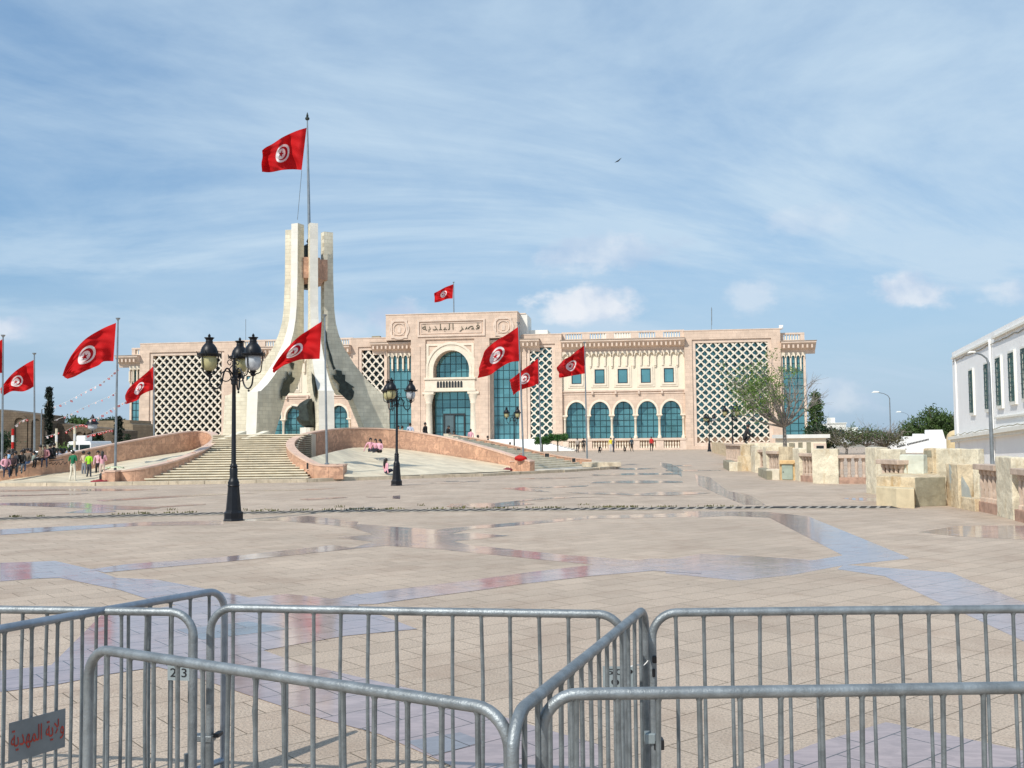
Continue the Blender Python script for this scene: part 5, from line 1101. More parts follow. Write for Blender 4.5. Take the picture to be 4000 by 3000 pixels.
seg((2950, 1847), (2934, 1841), 'solid', 1.44, 'white pier beside the square yellow block', mt=M_parap)
seg((2934, 1841), (2881, 1840), 'solid', .86, 'square yellow limestone block on the plaza corner', mt=M_para, th=.7)
seg((2931, 1826), (2893, 1825), 'solid', 1.45, 'ochre block standing above the square yellow block', mt=M_para, th=.4)
seg((2880, 1841), (2848, 1840), 'solid', .52, 'low cream step left of the square yellow block', mt=M_parap, th=.7)
seg((2848, 1840), (2825, 1828), 'solid', .50, 'small grey step at the tip of the low wall', mt=M_parag, th=.5)
seg((2892, 1818), (2862, 1815), 'back', 1.45, 'far recessed bay left of the ochre block', th=.3)
seg((2861, 1815), (2832, 1808), 'back', 1.45, 'farthest recessed bay of the near wall', th=.3)
seg((2900, 1800), (2780, 1766), 'solid', 1.3, 'long far stone wall leading to the palace corner', mt=M_para, th=.4)
seg((3100, 1800), (2905, 1799), 'solid', 1.42, 'distant cream wall behind the balustrade tops', mt=M_parap, th=.4)
# sheets leaning dark posts behind wall
for px, y0, y1, lab in ((3093, 1730, 1800, 'dark steel post left of the kiosk'), (3128, 1728, 1780, 'dark steel post before the white kiosk'), (3160, 1727, 1770, 'dark steel post at the middle of the kiosk')):
    a = W(px, y1, 60); b = W(px, y0, 60); mb = MB(); mb.box((-.12, -.05, -a.z), (.12, .05, b.z - a.z)); o = mb.build('steel_post', M_parag, loc=a); tag(o, lab, 'post', 'steel posts behind the balustrade')

# ---------------- background right ----------------
a = W(3084, 1755, 95); b = W(3240, 1755, 95); t = W(3150, 1697, 95); K = empty('kiosk', (a.x, 95, 0)); tag(K, 'small white kiosk with a flat roof behind the balustrade', 'kiosk')
w_ = b.x - a.x; h_ = t.z; mb = MB(); mb.box((0, 0, 0), (w_ - .3, 5, h_ - .35)); mb.build('wall', M_cream, K); mb = MB(); mb.box((-.25, -.3, h_ - .35), (w_, 5.3, h_)); mb.build('roof', M_roofw, K)
wa = W(3188, 1752, 95).x - a.x; wb = W(3217, 1752, 95).x - a.x; wt = W(3200, 1741, 95).z; mb = MB(); mb.box((wa - .25, -.08, wt - .6), (wb + .25, .02, wt + .22)); wn = mb.build('window', M_pinkp, K); mb = MB(); mb.box((wa, -.1, wt - .6), (wb, -.05, wt)); mb.build('pane', M_dark, wn)
# white crenellated wall
mb = MB(); crn = crop(3300, 1650, 3.16); Yw = 110
prof = [(608, 400), (608, 210), (745, 205), (752, 172), (828, 172), (832, 205), (885, 180), (888, 140), (978, 140), (985, 170), (1040, 150), (1042, 92), (1205, 90), (1240, 205), (1420, 215), (1420, 400)]
P = [W(*crn(*p), Yw) for p in prof]; o0 = P[0]
mb.prism([(p.x - o0.x, p.z) for p in P], 0, 1.2, lambda x, z, y: Vector((x, y, z))); o = mb.build('stepped_wall', M_white, loc=(o0.x, Yw, 0)); tag(o, 'stepped white wall with little battlements in front of the green tree', 'wall')
mb = MB()
for k in range(22):
    x, y = 650 + k * 18, 300 - k * 4.3
    if 740 < x < 775: continue
    p = W(*crn(x, y), Yw) - XYZ(o0.x, Yw, 0); mb.box((p.x - .06, -.02, p.z - .1), (p.x + .06, .3, p.z + .08))
mb.build('holes', M_dark, o)
p = W(*crn(1385, 185), 100); mb = MB(); mb.lathe([(1.0, -3), (1.0, .3), (.9, .7), (.65, .98), (.3, 1.12), (.05, 1.15)], 20); o = mb.build('dome', mat('ochre_dome_plaster', (.58, .45, .26), .85), loc=(p.x, 100, p.z - .4), smooth=True); tag(o, 'small ochre plastered dome beside the white building', 'dome')
# white building
Wa = W(3729, 1700, 75); Wb = W(4000, 1700, 52.4); Wc = Wa + (Wb - Wa) * 1.7
wf, wuv, wU, wN = wallframe(Wa, Wc); WL = (Wc - Wa).to_2d().length
BW = empty('white_building', (Wa.x, Wa.y, 0)); tag(BW, 'white building with tall narrow green-glazed windows at the right edge', 'building')
off = Vector((Wa.x, Wa.y, 0))
def wb_(mb, name, mt, parent=BW, **k): mb.v = [tuple(Vector(v) - off) for v in mb.v]; return mb.build(name, mt, parent, **k)
zt_ = wuv(3729, 1372)[1]; zt2 = wuv(4000, 1232)[1]; print('white bldg', zt_, zt2, WL)
zm0 = wuv(3745, 1712)[1]; um1, zm1 = wuv(4000, 1672); slope = (zm1 - zm0) / um1; slt = (zt2 - zt_) / wuv(4000, 1232)[0]
mb = MB(); vs = [wf(0, 0, 0), wf(WL, 0, 0), wf(WL, 0, -14), wf(0, 0, -14), wf(0, zt_, 0), wf(WL, zt_ + slt * WL, 0), wf(WL, zt_ + slt * WL, -14), wf(0, zt_, -14)]; mb.add(vs, [(0, 3, 2, 1), (4, 5, 6, 7), (0, 1, 5, 4), (1, 2, 6, 5), (2, 3, 7, 6), (3, 0, 4, 7)]); wb_(mb, 'wall', M_white)
mb = MB(); 
def sl(mb, u0, u1, z0, z1, v0, v1, s_): mb.add([wf(u0, z0 + s_ * u0, v0), wf(u1, z0 + s_ * u1, v0), wf(u1, z0 + s_ * u1, v1), wf(u0, z0 + s_ * u0, v1), wf(u0, z1 + s_ * u0, v0), wf(u1, z1 + s_ * u1, v0), wf(u1, z1 + s_ * u1, v1), wf(u0, z1 + s_ * u0, v1)], [(0, 3, 2, 1), (4, 5, 6, 7), (0, 1, 5, 4), (1, 2, 6, 5), (2, 3, 7, 6), (3, 0, 4, 7)])
sl(mb, -.3, WL, zm0 - .12, zm0 + .1, -.1, .45, slope); sl(mb, -.2, WL, zm0 - .3, zm0 - .12, -.1, .28, slope); wb_(mb, 'ledge', M_wmould)
mb = MB(); sl(mb, .6, wuv(3870, 1340)[0], zt_ - .55, zt_ - .42, -.1, .16, slt); sl(mb, wuv(3885, 1330)[0], WL, zt_ - .5, zt_ - .37, -.1, .18, slt); wb_(mb, 'cornice', M_wmould)
mb = MB(); a = wuv(3872, 1330); mb.tube([wf(a[0], wuv(3872, 1330)[1], .1), wf(a[0] + .1, wuv(3890, 1800)[1], .1)], .07, 8); wb_(mb, 'downpipe', M_white)
mb = MB(); a = wuv(3733, 1400)[0]; mb.tube([wf(a + .25, zt_ - .6, .06), wf(a + .25, .2, .06)], .06, 8); wb_(mb, 'downpipe', M_white)
mb = MB(); sl(mb, wuv(3893, 1640)[0], WL, wuv(3893, 1637)[1] - .1, wuv(3893, 1637)[1], -.1, .12, slope * .3); wb_(mb, 'ledge', M_wmould)
for (x0, x1, y0, y1) in ((3788, 1, 1450, 1612), (3848, 1, 1425, 1598), (3893, 1, 1402, 1584), (3943, 1, 1382, 1568), (3993, 1, 1364, 1556), (4046, 1, 1346, 1540)):
    a, z1_ = wuv(x0 + 2, y0); _, z0_ = wuv(x0 + 10, y1); b = a + 1.4
    mb = MB(); t = .12
    for (p, q_, r_, s_) in ((a - t, a, z0_ - t, z1_ + t), (b, b + t, z0_ - t, z1_ + t), (a, b, z1_, z1_ + t), (a - .15, b + .15, z0_ - .2, z0_ - .02)):
        fbox(mb, wf, p, q_, r_, s_, -.1, .12)
    wn = wb_(mb, 'window', M_wmould); mb = MB(); fbox(mb, wf, a, b, z0_, z1_, -.05, .02); wb_(mb, 'pane', M_shut, wn); mb = MB()
    for k in range(5): x = a + (b - a) * (k + .5) / 5; mb.tube([wf(x, z0_, .14), wf(x, z1_, .14)], .018, 5)
    for k in range(5): z = z0_ + (z1_ - z0_) * (k + .5) / 5; mb.tube([wf(a, z, .14), wf(b, z, .14)], .02, 5)
    wb_(mb, 'window_grille', M_mull, wn)
rc = random.Random(9)
mb = MB(); mb.tube([wf(u_ * WL / 40, zm0 + slope * u_ * WL / 40 + .2 + rc.uniform(-.05, .07), .2) for u_ in range(41)], .025, 5); wb_(mb, 'cable', M_parag)
mb = MB(); mb.tube([wf(.6 + u_ * (WL - .6) / 40, zt_ + slt * u_ * WL / 40 - .72 + rc.uniform(-.05, .05), .05) for u_ in range(41)], .022, 5); wb_(mb, 'cable', M_parag)
# far buildings
def farb(px0, px1, py, Y, mt, label, dep=12, hut=True):
    a = W(px0, py, Y); b = W(px1, py, Y); e = empty('house', (a.x, Y, 0)); tag(e, label, 'house'); L = b.x - a.x; mb = MB(); mb.box((0, 0, 0), (L, dep, a.z)); mb.build('wall', mt, e)
    if hut: mb = MB(); mb.box((L * .3, 2, a.z), (L * .55, 5, a.z + 1.6)); mb.box((-.2, -.2, a.z), (L + .2, .1, a.z + .25)); mb.build('roof_hut', mt, e)
    nw = max(2, int(L / 5))
    for k in range(nw):
        x = L * (k + .5) / nw; mb = MB(); mb.box((x - .7, -.06, a.z - 3.2), (x + .7, .1, a.z - 1.6)); mb.build('window', M_glassd, e)
farb(3232, 3305, 1655, 260, M_roofw, 'far white house above the loose trees'); farb(3290, 3420, 1690, 300, M_roofw, 'low pale house half hidden behind the loose trees'); farb(3360, 3440, 1712, 230, M_white, 'low white house seen through the bare branches')

# ---------------- vegetation ----------------
def quad(q, c, s_, rn):
    d = Vector((rn.gauss(0, 1), rn.gauss(0, 1), rn.gauss(0, 1))).normalized(); e = d.orthogonal().normalized(); a = rn.random() * 6.28; e = e * math.cos(a) + d.cross(e) * math.sin(a); g = d.cross(e) * .6
    q.add([c - e * s_, c + g * s_ * .55, c + e * s_, c - g * s_ * .55], [(0, 1, 2, 3)])
def tree(name, label, catg, base, H, cr, crad, nclump, nleaf, ls, lm, trunk_r=.15, seed=0, group=None, bark=None, nlimb=9, shape='ellipsoid', spread=.35, twigs=0, leafside=None):
    rn = random.Random(seed); e = empty(name, base); tag(e, label, catg, group); bark = bark or M_bark; C = Vector(cr); q = MB(); tips = []
    if shape != 'mass':
        fork = C.z - crad[2] * .9; fork = max(H * .12, min(fork, H * .45)); tr = [Vector(), Vector((rn.gauss(0, .1), 0, fork * .5)), Vector((C.x * .3, C.y * .3, fork))]
        q.tube(tr, [trunk_r, trunk_r * .85, trunk_r * .7], 8)
        for k in range(nlimb):
            a = rn.random() * 6.28; rr = rn.uniform(.5, .95); zz = rn.uniform(-.3, .9)
            tip = C + Vector((math.cos(a) * rr * crad[0] * math.sqrt(max(0, 1 - zz * zz * .8)), math.sin(a) * rr * crad[1], zz * crad[2]))
            mid = tr[-1].lerp(tip, .5) + Vector((rn.gauss(0, .12) * crad[0], rn.gauss(0, .1) * crad[1], -rn.random() * .12 * crad[2]))
            P = cat([tr[-1], mid, tip], 4); q.tube(P, [trunk_r * .45 * (1 - i / len(P)) + trunk_r * .06 for i in range(len(P))], 5); tips.append(tip)
            for j in range(twigs):
                s0_ = P[rn.randint(3, len(P) - 1)]; d = (tip - tr[-1]).normalized() + Vector((rn.gauss(0, .5), rn.gauss(0, .5), rn.gauss(.15, .4))); l_ = rn.uniform(.15, .42) * crad[0]
                m_ = s0_ + d * l_ * .5 + Vector((rn.gauss(0, .05), 0, rn.gauss(0, .05))) * l_; t2 = s0_ + d * l_ + Vector((0, 0, l_ * .12)); q.tube([s0_, m_, t2], [trunk_r * .13, trunk_r * .08, trunk_r * .03], 4); tips.append(t2)
                for jj in range(2):
                    t3 = m_ + (d + Vector((rn.gauss(0, .7), rn.gauss(0, .5), rn.gauss(0, .6)))) * l_ * .45; q.tube([m_, t3], [trunk_r * .06, trunk_r * .025], 3); tips.append(t3)
        q.build('trunk', bark, e, smooth=True)
    q = MB()
    for k in range(nclump):
        if shape == 'cone': z = rn.random() ** 1.3; a = rn.random() * 6.28; r_ = (1 - z) ** .8 * rn.uniform(.6, 1) + .03; c = C + Vector((math.cos(a) * r_ * crad[0], math.sin(a) * r_ * crad[1], (z * 2 - 1) * crad[2]))
        elif shape == 'column': z = rn.uniform(-1, 1); a = rn.random() * 6.28; wv = (1 - abs(z) ** 3) * (.8 + .2 * math.sin(z * 7)); r_ = rn.uniform(.5, 1) * wv; c = C + Vector((math.cos(a) * r_ * crad[0], math.sin(a) * r_ * crad[1], z * crad[2]))
        elif tips and leafside is not None:
            cand = [t_ for t_ in tips if leafside(t_)]; c = rn.choice(cand or tips) + Vector((rn.gauss(0, .2), rn.gauss(0, .2), rn.gauss(0, .15)))
        else:
            while True:
                v = Vector((rn.uniform(-1, 1), rn.uniform(-1, 1), rn.uniform(-.85, 1)))
                if .25 < v.length < 1: break
            v = v * (.75 + .35 * math.sin(v.x * 5 + seed) * math.cos(v.z * 4 + seed)); c = C + Vector((v.x * crad[0], v.y * crad[1], v.z * crad[2]))
        cs_ = spread * rn.uniform(.6, 1.3)
        for j in range(nleaf): quad(q, c + Vector((rn.gauss(0, cs_), rn.gauss(0, cs_), rn.gauss(0, cs_ * .6))), ls * rn.uniform(.6, 1.4), rn)
    q.build('crown', lm, e, fixn=False); return e
def tr_at(px, pyt, pyb, Y): a = W(px, pyb, Y); t = W(px, pyt, Y); return Vector((a.x, Y, 0)), t.z
# sparse tree in front of the right lattice
b, h = tr_at(3075, 1440, 1760, 62); s_ = 62 / FPX
TR = tree('sparse_tree', 'sparse tree, leafy on its left and bare on its right, before the palace corner', 'tree', b, h, (-.5, 0, h * .69), (2.8, 2.2, h * .31), 165, 26, .085, M_leaf, .15, 11, bark=M_barkg, nlimb=24, spread=.24, twigs=9, leafside=lambda t_: t_.x < -.35 or (t_.z > h * .93 and t_.x < .8))
b, h = tr_at(3190, 1545, 1750, 112); tree('conifer', 'pointed dark conifer just right of the palace', 'tree', b, h, (0, 0, h * .55), (1.3, 1.3, h * .48), 160, 22, .2, M_leafm, .2, 12, shape='cone', spread=.28)
b, h = tr_at(3198, 1652, 1750, 108); tree('evergreen_bush', 'large round dark green bush behind the kiosk', 'bush', b, h, (.3, 0, h * .5), (2.1, 2.0, h * .5), 190, 22, .2, M_leafd, .15, 13, spread=.3)
for i, (px, pt, wd_, sd, lm, lab) in enumerate(((3305, 1668, 2.8, 21, M_leafo, 'loose wind-blown tree right of the kiosk'), (3385, 1660, 3.2, 22, M_leafm, 'middle loose tree above the open balusters'), (3462, 1672, 3.0, 23, M_leafo, 'brownish loose tree behind the tall street light'))):
    b, h = tr_at(px, pt, 1755, 105); tree('loose_tree', lab, 'tree', b, h, (0, 0, h * .62), (wd_, 2, h * .38), 70, 20, .13, lm, .16, sd, 'loose trees beyond the balustrade', M_barkg, 12, spread=.4, twigs=5)
b, h = tr_at(3668, 1592, 1720, 125); tree('round_tree', 'dense green tree rising behind the white stepped wall', 'tree', b, h, (0, 0, h * .6), (3.6, 2.5, h * .42), 240, 24, .2, M_leafm, .25, 31, spread=.38)
b, h = tr_at(3560, 1650, 1720, 125); tree('round_tree', 'lower green tree left of the dense one behind the stepped wall', 'tree', b, h, (0, 0, h * .6), (2.2, 2, h * .4), 130, 22, .18, M_leafm, .2, 32, spread=.35)
# clipped shrubs at the palace
for i, (px0, px1, pt, lab) in enumerate(((2092, 2145, 1709, 'left clipped flat-topped shrub at the foot of the narrow lattice'), (2143, 2214, 1697, 'larger clipped flat-topped shrub beside the arcade'))):
    a = W(px0, 1730, 150); b = W(px1, 1730, 150); t = W(px0, pt, 150); cx = (a.x + b.x) / 2; rn = random.Random(i); e = empty('clipped_shrub', (cx, 150, 0)); tag(e, lab, 'shrub', 'clipped shrubs by the palace steps'); q = MB()
    for k in range(150):
        c = Vector((rn.uniform(-1, 1) * (b.x - a.x) / 2, rn.uniform(-1, 1), t.z - rn.random() * .9))
        for j in range(16): quad(q, c + Vector((rn.gauss(0, .15), rn.gauss(0, .15), rn.gauss(0, .1))), .14, rn)
    q.build('crown', M_hedge, e, fixn=False); q = MB(); q.tube([(0, 0, 0), (0, 0, t.z - .5)], .12, 6); q.build('trunk', M_bark, e)

# ---------------- background left ----------------
c8 = c7; Yr = 112
def rampart(pts, Y, dep, label, mt, arches=()):
    P = [W(*c8(*p), Y) for p in pts]; x0 = P[0].x; poly = [(0, -.02)] + [(p.x - x0, p.z) for p in P] + [(P[-1].x - x0, -.02)]
    mb = MB(); mb.prism(poly, 0, dep, lambda x, z, y: Vector((x, y, z))); o = mb.build('old_rampart', mt, loc=(x0, Y, 0)); tag(o, label, 'wall')
    for (ax, aw, az) in arches:
        c = W(*c8(ax, 600), Y).x - x0; wv = aw / 3.16 / FPX * Y / 2; zt = W(*c8(ax, az), Y).z; q = MB(); N = 14
        A_ = [(c - math.cos(math.pi * k / N) * wv, zt - wv + math.sin(math.pi * k / N) * wv) for k in range(N + 1)]; B2 = [(c - math.cos(math.pi * k / N) * (wv + .35), zt - wv + math.sin(math.pi * k / N) * (wv + .35)) for k in range(N + 1)]
        q.prism([(c - wv - .35, 0)] + B2 + [(c + wv + .35, 0), (c + wv, 0)] + A_[::-1] + [(c - wv, 0)], -.18, .05, lambda x, z, y: Vector((x, y, z))); q.build('blind_arch', M_oldwall2 if mt is M_oldwall2 else M_oldwall, o)
    return o
rampart([(-200, 300), (0, 320), (505, 382), (505, 450)], Yr, 6, 'tall brown rampart with blind arches at the left edge', M_oldwall, ((245, 120, 415), (450, 110, 430)))
rampart([(500, 462), (640, 475), (890, 505), (1400, 560), (1500, 575)], Yr + 4, 5, 'lower brown rampart stretching behind the bus', M_oldwall, ((860, 100, 560), (985, 90, 590), (1120, 100, 600)))
rampart([(1150, 480), (1180, 455), (1400, 450), (1400, 470), (1490, 470), (1490, 440), (1600, 445), (1600, 480), (1640, 500)], Yr + 22, 8, 'pale tan rampart with broken top next to the palace', M_oldwall2)
rampart([(505, 750), (560, 750), (690, 775), (690, 830)], 88, .5, 'low grey wall behind the crowd', M_parag)
def cyp(px, py, pb, Y, wd_, sd, lab, lean=0): b, h = tr_at(px, py, pb, Y); tree('cypress', lab, 'tree', b, h, (0, 0, h * .55), (wd_, wd_, h * .46), 240, 20, .16, M_leafk, .2, sd, shape='column', spread=.1)
cyp(189, 1519, 1740, 100, .36, 41, 'tall thin almost black cypress beside the rampart'); cyp(463, 1632, 1735, 104, .4, 42, 'shorter black cypress by the flagpole before the tan rampart')
b, h = tr_at(310, 1627, 1700, 122); tree('round_tree', 'bright green tree showing above the brown rampart', 'tree', b, h, (0, 0, h * .78), (2.3, 2, h * .22), 110, 24, .22, M_leafm, .2, 51, spread=.32)
b, h = tr_at(428, 1630, 1700, 150); tree('round_tree', 'dark rounded treetop above the tan rampart', 'tree', b, h, (0, 0, h * .8), (2.6, 2, h * .2), 110, 24, .22, M_leafd, .2, 52, spread=.32)
b, h = tr_at(380, 1698, 1745, 96); tree('conifer', 'small dark conifer right of the white bus', 'tree', b, h, (0, 0, h * .5), (1.6, 1.6, h * .5), 110, 20, .17, M_leafd, .1, 53, shape='cone', spread=.22)
b, h = tr_at(500, 1698, 1730, 96); tree('conifer', 'tiny green conifer at the foot of the glass corner', 'tree', b, h, (0, 0, h * .5), (.9, .9, h * .5), 70, 18, .13, M_leafd, .08, 54, shape='cone', spread=.18)
b, h = tr_at(8, 1665, 1740, 90); tree('round_tree', 'dark leafy tree at the left edge behind the flagpole', 'tree', b, h, (-.6, 0, h * .55), (1.5, 1.5, h * .42), 90, 22, .17, M_leafd, .15, 55, spread=.3)
b, h = tr_at(255, 1735, 1760, 84); tree('evergreen_bush', 'bright green bush left of the white bus', 'bush', b, h, (0, 0, h * .6), (.6, .6, h * .4), 40, 20, .12, M_leaf, .08, 56, spread=.2)
# white bus
a = W(263, 1750, 86); b = W(356, 1750, 86); t = W(300, 1724, 86).z; Lb = b.x - a.x; e = empty('minibus', (a.x, 86, 0)); tag(e, 'white minibus with a roof unit parked before the rampart', 'minibus')
mb = MB(); mb.prism([(0, .35), (0, t - .15), (.15, t), (Lb - .1, t), (Lb, t - .2), (Lb, .35)], 0, 4.5, lambda x, z, y: Vector((x, y, z))); mb.build('body', M_white, e, bevel=.05)
for x0, x1 in ((.1, Lb * .47), (Lb * .52, Lb - .12)): mb = MB(); mb.box((x0, -.03, t - 1.35), (x1, .05, t - .3)); mb.build('window', M_glassd, e)
mb = MB(); mb.box((Lb * .27, .4, t), (Lb * .68, 1.8, t + .5)); mb.build('roof_unit', M_roofw, e, bevel=.1)
for x in (.35, Lb - .35):
    mb = MB(); mb.lathe([(.36, -.12), (.4, -.08), (.4, .08), (.36, .12)], 14, (x, 0, .4), Matrix.Rotation(math.pi / 2, 3, 'X')); mb.build('wheel', M_blackp, e)
# parked cars beyond the parapet
def car(px, py, Y, L, col, label):
    p = W(px, py, Y); e = empty('parked_car', (p.x, Y, 0)); tag(e, label, 'car', 'cars parked below the rampart'); cm = mat('car_paint', col, .25, .1, var=.02, spec=.6)
    mb = MB(); mb.prism([(0, .35), (0, .8), (.15, .92), (.9, 1.0), (1.4, 1.42), (2.9, 1.45), (3.6, 1.0), (4.2, .9), (4.25, .35)], 0, 1.7, lambda x, z, y: Vector((x * L / 4.25, y, z))); mb.build('body', cm, e, bevel=.06)
    mb = MB(); mb.prism([(1.1, 1.0), (1.5, 1.36), (2.85, 1.38), (3.4, 1.0)], -.02, 1.72, lambda x, z, y: Vector((x * L / 4.25, y, z))); mb.build('window', M_glassd, e)
    for x in (.8, 3.4): mb = MB(); mb.lathe([(.28, -.1), (.32, 0), (.28, .1)], 14, (x, .05, .32), Matrix.Rotation(math.pi / 2, 3, 'X')); mb.build('wheel', M_blackp, e)
car(388, 1740, 80, 4.4, (.75, .75, .74), 'white car right of the minibus'); car(200, 1760, 70, 4.3, (.2, .02, .02), 'dark red car behind the seated crowd'); car(60, 1760, 72, 4.3, (.5, .52, .55), 'silver car behind the left of the crowd'); car(130, 1760, 74, 4.3, (.7, .7, .7), 'white car behind the middle of the crowd')
# red and white posts
for i, (px, y0, y1, lab) in enumerate(((49, 1675, 1762, 'red and white striped post at far left'), (220, 1674, 1745, 'pale post between cypress and minibus'), (291, 1669, 1755, 'pale post in front of the minibus'))):
    a = W(px, y1, 80); b = W(px, y0, 80); mb = MB(); L = b.z
    for k in range(6):
        mb.cur = k % 2; mb.tube([(0, 0, L * k / 6), (0, 0, L * (k + 1) / 6)], .1, 8)
    o = mb.build('striped_post', [M_whitecloth, M_redcloth if i == 0 else M_parap], loc=(a.x, 80, 0)); tag(o, lab, 'post', 'posts below the rampart')
# bunting strings of small pennants
def bunting(pts, Y, label, n, sz=.22, seed=0, allred=False):
    rn = random.Random(seed); P = cat([W(*c8(*p), Y) for p in pts], 8); e = empty('bunting', P[0]); tag(e, label, 'bunting', 'strings of little pennants'); q = MB(); q.tube([p - P[0] for p in P], .012, 4); q.build('string', M_whitecloth, e)
    for k in range(n):
        f = (k + .5) / n * (len(P) - 1); i = int(f); c = P[i].lerp(P[min(i + 1, len(P) - 1)], f - i) - P[0]; szz = sz * .62; a = rn.uniform(-.9, .9); b = rn.uniform(-.6, .6); d = Vector((math.cos(a), math.sin(a), b * .6)) * szz; g = Vector((rn.uniform(-.4, .4), rn.uniform(-.3, .3), -1)).normalized() * szz * .9
        q = MB(); q.add([c, c + d, c + d + g, c + g, c + d * .3 + g * .3 + XYZ(0, -.012, 0), c + d * .7 + g * .3 + XYZ(0, -.012, 0), c + d * .7 + g * .7 + XYZ(0, -.012, 0), c + d * .3 + g * .7 + XYZ(0, -.012, 0)], [(0, 1, 2, 3)]); q.cur = 1; q.add([], []); q.f.append((4, 5, 6, 7)); q.mi.append(1); q.build('pennant', [M_redcloth if (allred or k % 2) else M_whitecloth, M_whitecloth if (allred or k % 2) else M_redcloth], e, fixn=False)
bunting([(650, 290), (850, 205), (1050, 95), (1230, 0), (1380, -120), (1450, -190)], 78, 'highest string of pennants reaching the large flag pole', 16, .26, 1)
bunting([(670, 450), (850, 380), (1010, 300), (1180, 225), (1350, 150), (1430, 100)], 80, 'middle string of tiny pennants', 11, .22, 2)
bunting([(1090, 450), (1200, 410), (1330, 335), (1450, 265), (1560, 210)], 78, 'lower string of pennants running towards the glass corner', 10, .28, 3)
bunting([(800, 590), (900, 530), (1000, 500), (1060, 510)], 84, 'red pennants strung before the green tree', 8, .3, 4, True)
bunting([(1060, 640), (1150, 615), (1260, 590), (1380, 565)], 84, 'red and white pennants strung over the minibus', 11, .3, 5, True)
bunting([(180, 520), (260, 460), (330, 430)], 84, 'three pennants against the tall rampart', 4, .28, 6)
bunting([(560, 650), (650, 625), (720, 600)], 84, 'short string of pennants right of the cypress', 4, .28, 7)
# bird
p = W(2415, 627, 70); mb = MB(); mb.add([(-.28, 0, -.16), (-.08, .05, .0), (0, 0, .0), (.1, .05, .12), (.26, 0, .2), (.02, .1, -.05), (0, -.12, 0)], [(0, 1, 5), (1, 2, 5), (2, 3, 5), (3, 4, 5), (1, 6, 2), (2, 6, 3)]); o = mb.build('bird', M_blackp, loc=p); tag(o, 'small dark bird flying high in the sky', 'bird')
# ---------------- people ----------------
SKIN = [mat('skin_tone', c, .6, var=.05) for c in ((.42, .24, .16), (.30, .17, .11))]
M_hair = mat('dark_hair', (.014, .011, .010), .5, var=.3, vscale=40); M_shoe = mat('shoe_rubber', (.05, .05, .05), .7); M_shoew = mat('white_shoe', (.7, .7, .68), .7)
STAND = dict(pelvis=(0, 0, .93), spine=(0, 0, 1.12), chest=(0, 0, 1.32), neck=(0, 0, 1.47), head=(0, -.01, 1.56), crown=(0, -.01, 1.67),
 shL=(.17, 0, 1.40), elL=(.23, .03, 1.13), wrL=(.23, -.06, .89), haL=(.225, -.09, .80), shR=(-.17, 0, 1.40), elR=(-.23, .03, 1.13), wrR=(-.23, -.06, .89), haR=(-.225, -.09, .80),
 hiL=(.09, 0, .90), knL=(.10, -.02, .50), anL=(.105, .02, .09), toL=(.12, -.13, .035), hiR=(-.09, 0, .90), knR=(-.10, -.02, .50), anR=(-.105, .02, .09), toR=(-.12, -.13, .035))
RAD = dict(pelvis=.135, spine=.115, chest=.135, neck=.052, head=.092, crown=.062, sh=.068, el=.045, wr=.031, ha=.036, hi=.088, kn=.062, an=.042, to=.038)
BONES = [('pelvis', 'spine', 1), ('spine', 'chest', 1), ('chest', 'neck', 1), ('neck', 'head', 0), ('head', 'crown', 0)] + [(a + s, b + s, m_) for s in 'LR' for a, b, m_ in (('sh', 'el', 1), ('el', 'wr', 4), ('wr', 'ha', 0), ('hi', 'kn', 2), ('kn', 'an', 2), ('an', 'to', 3))] + [('chest', 'shL', 1), ('chest', 'shR', 1), ('pelvis', 'hiL', 2), ('pelvis', 'hiR', 2)]
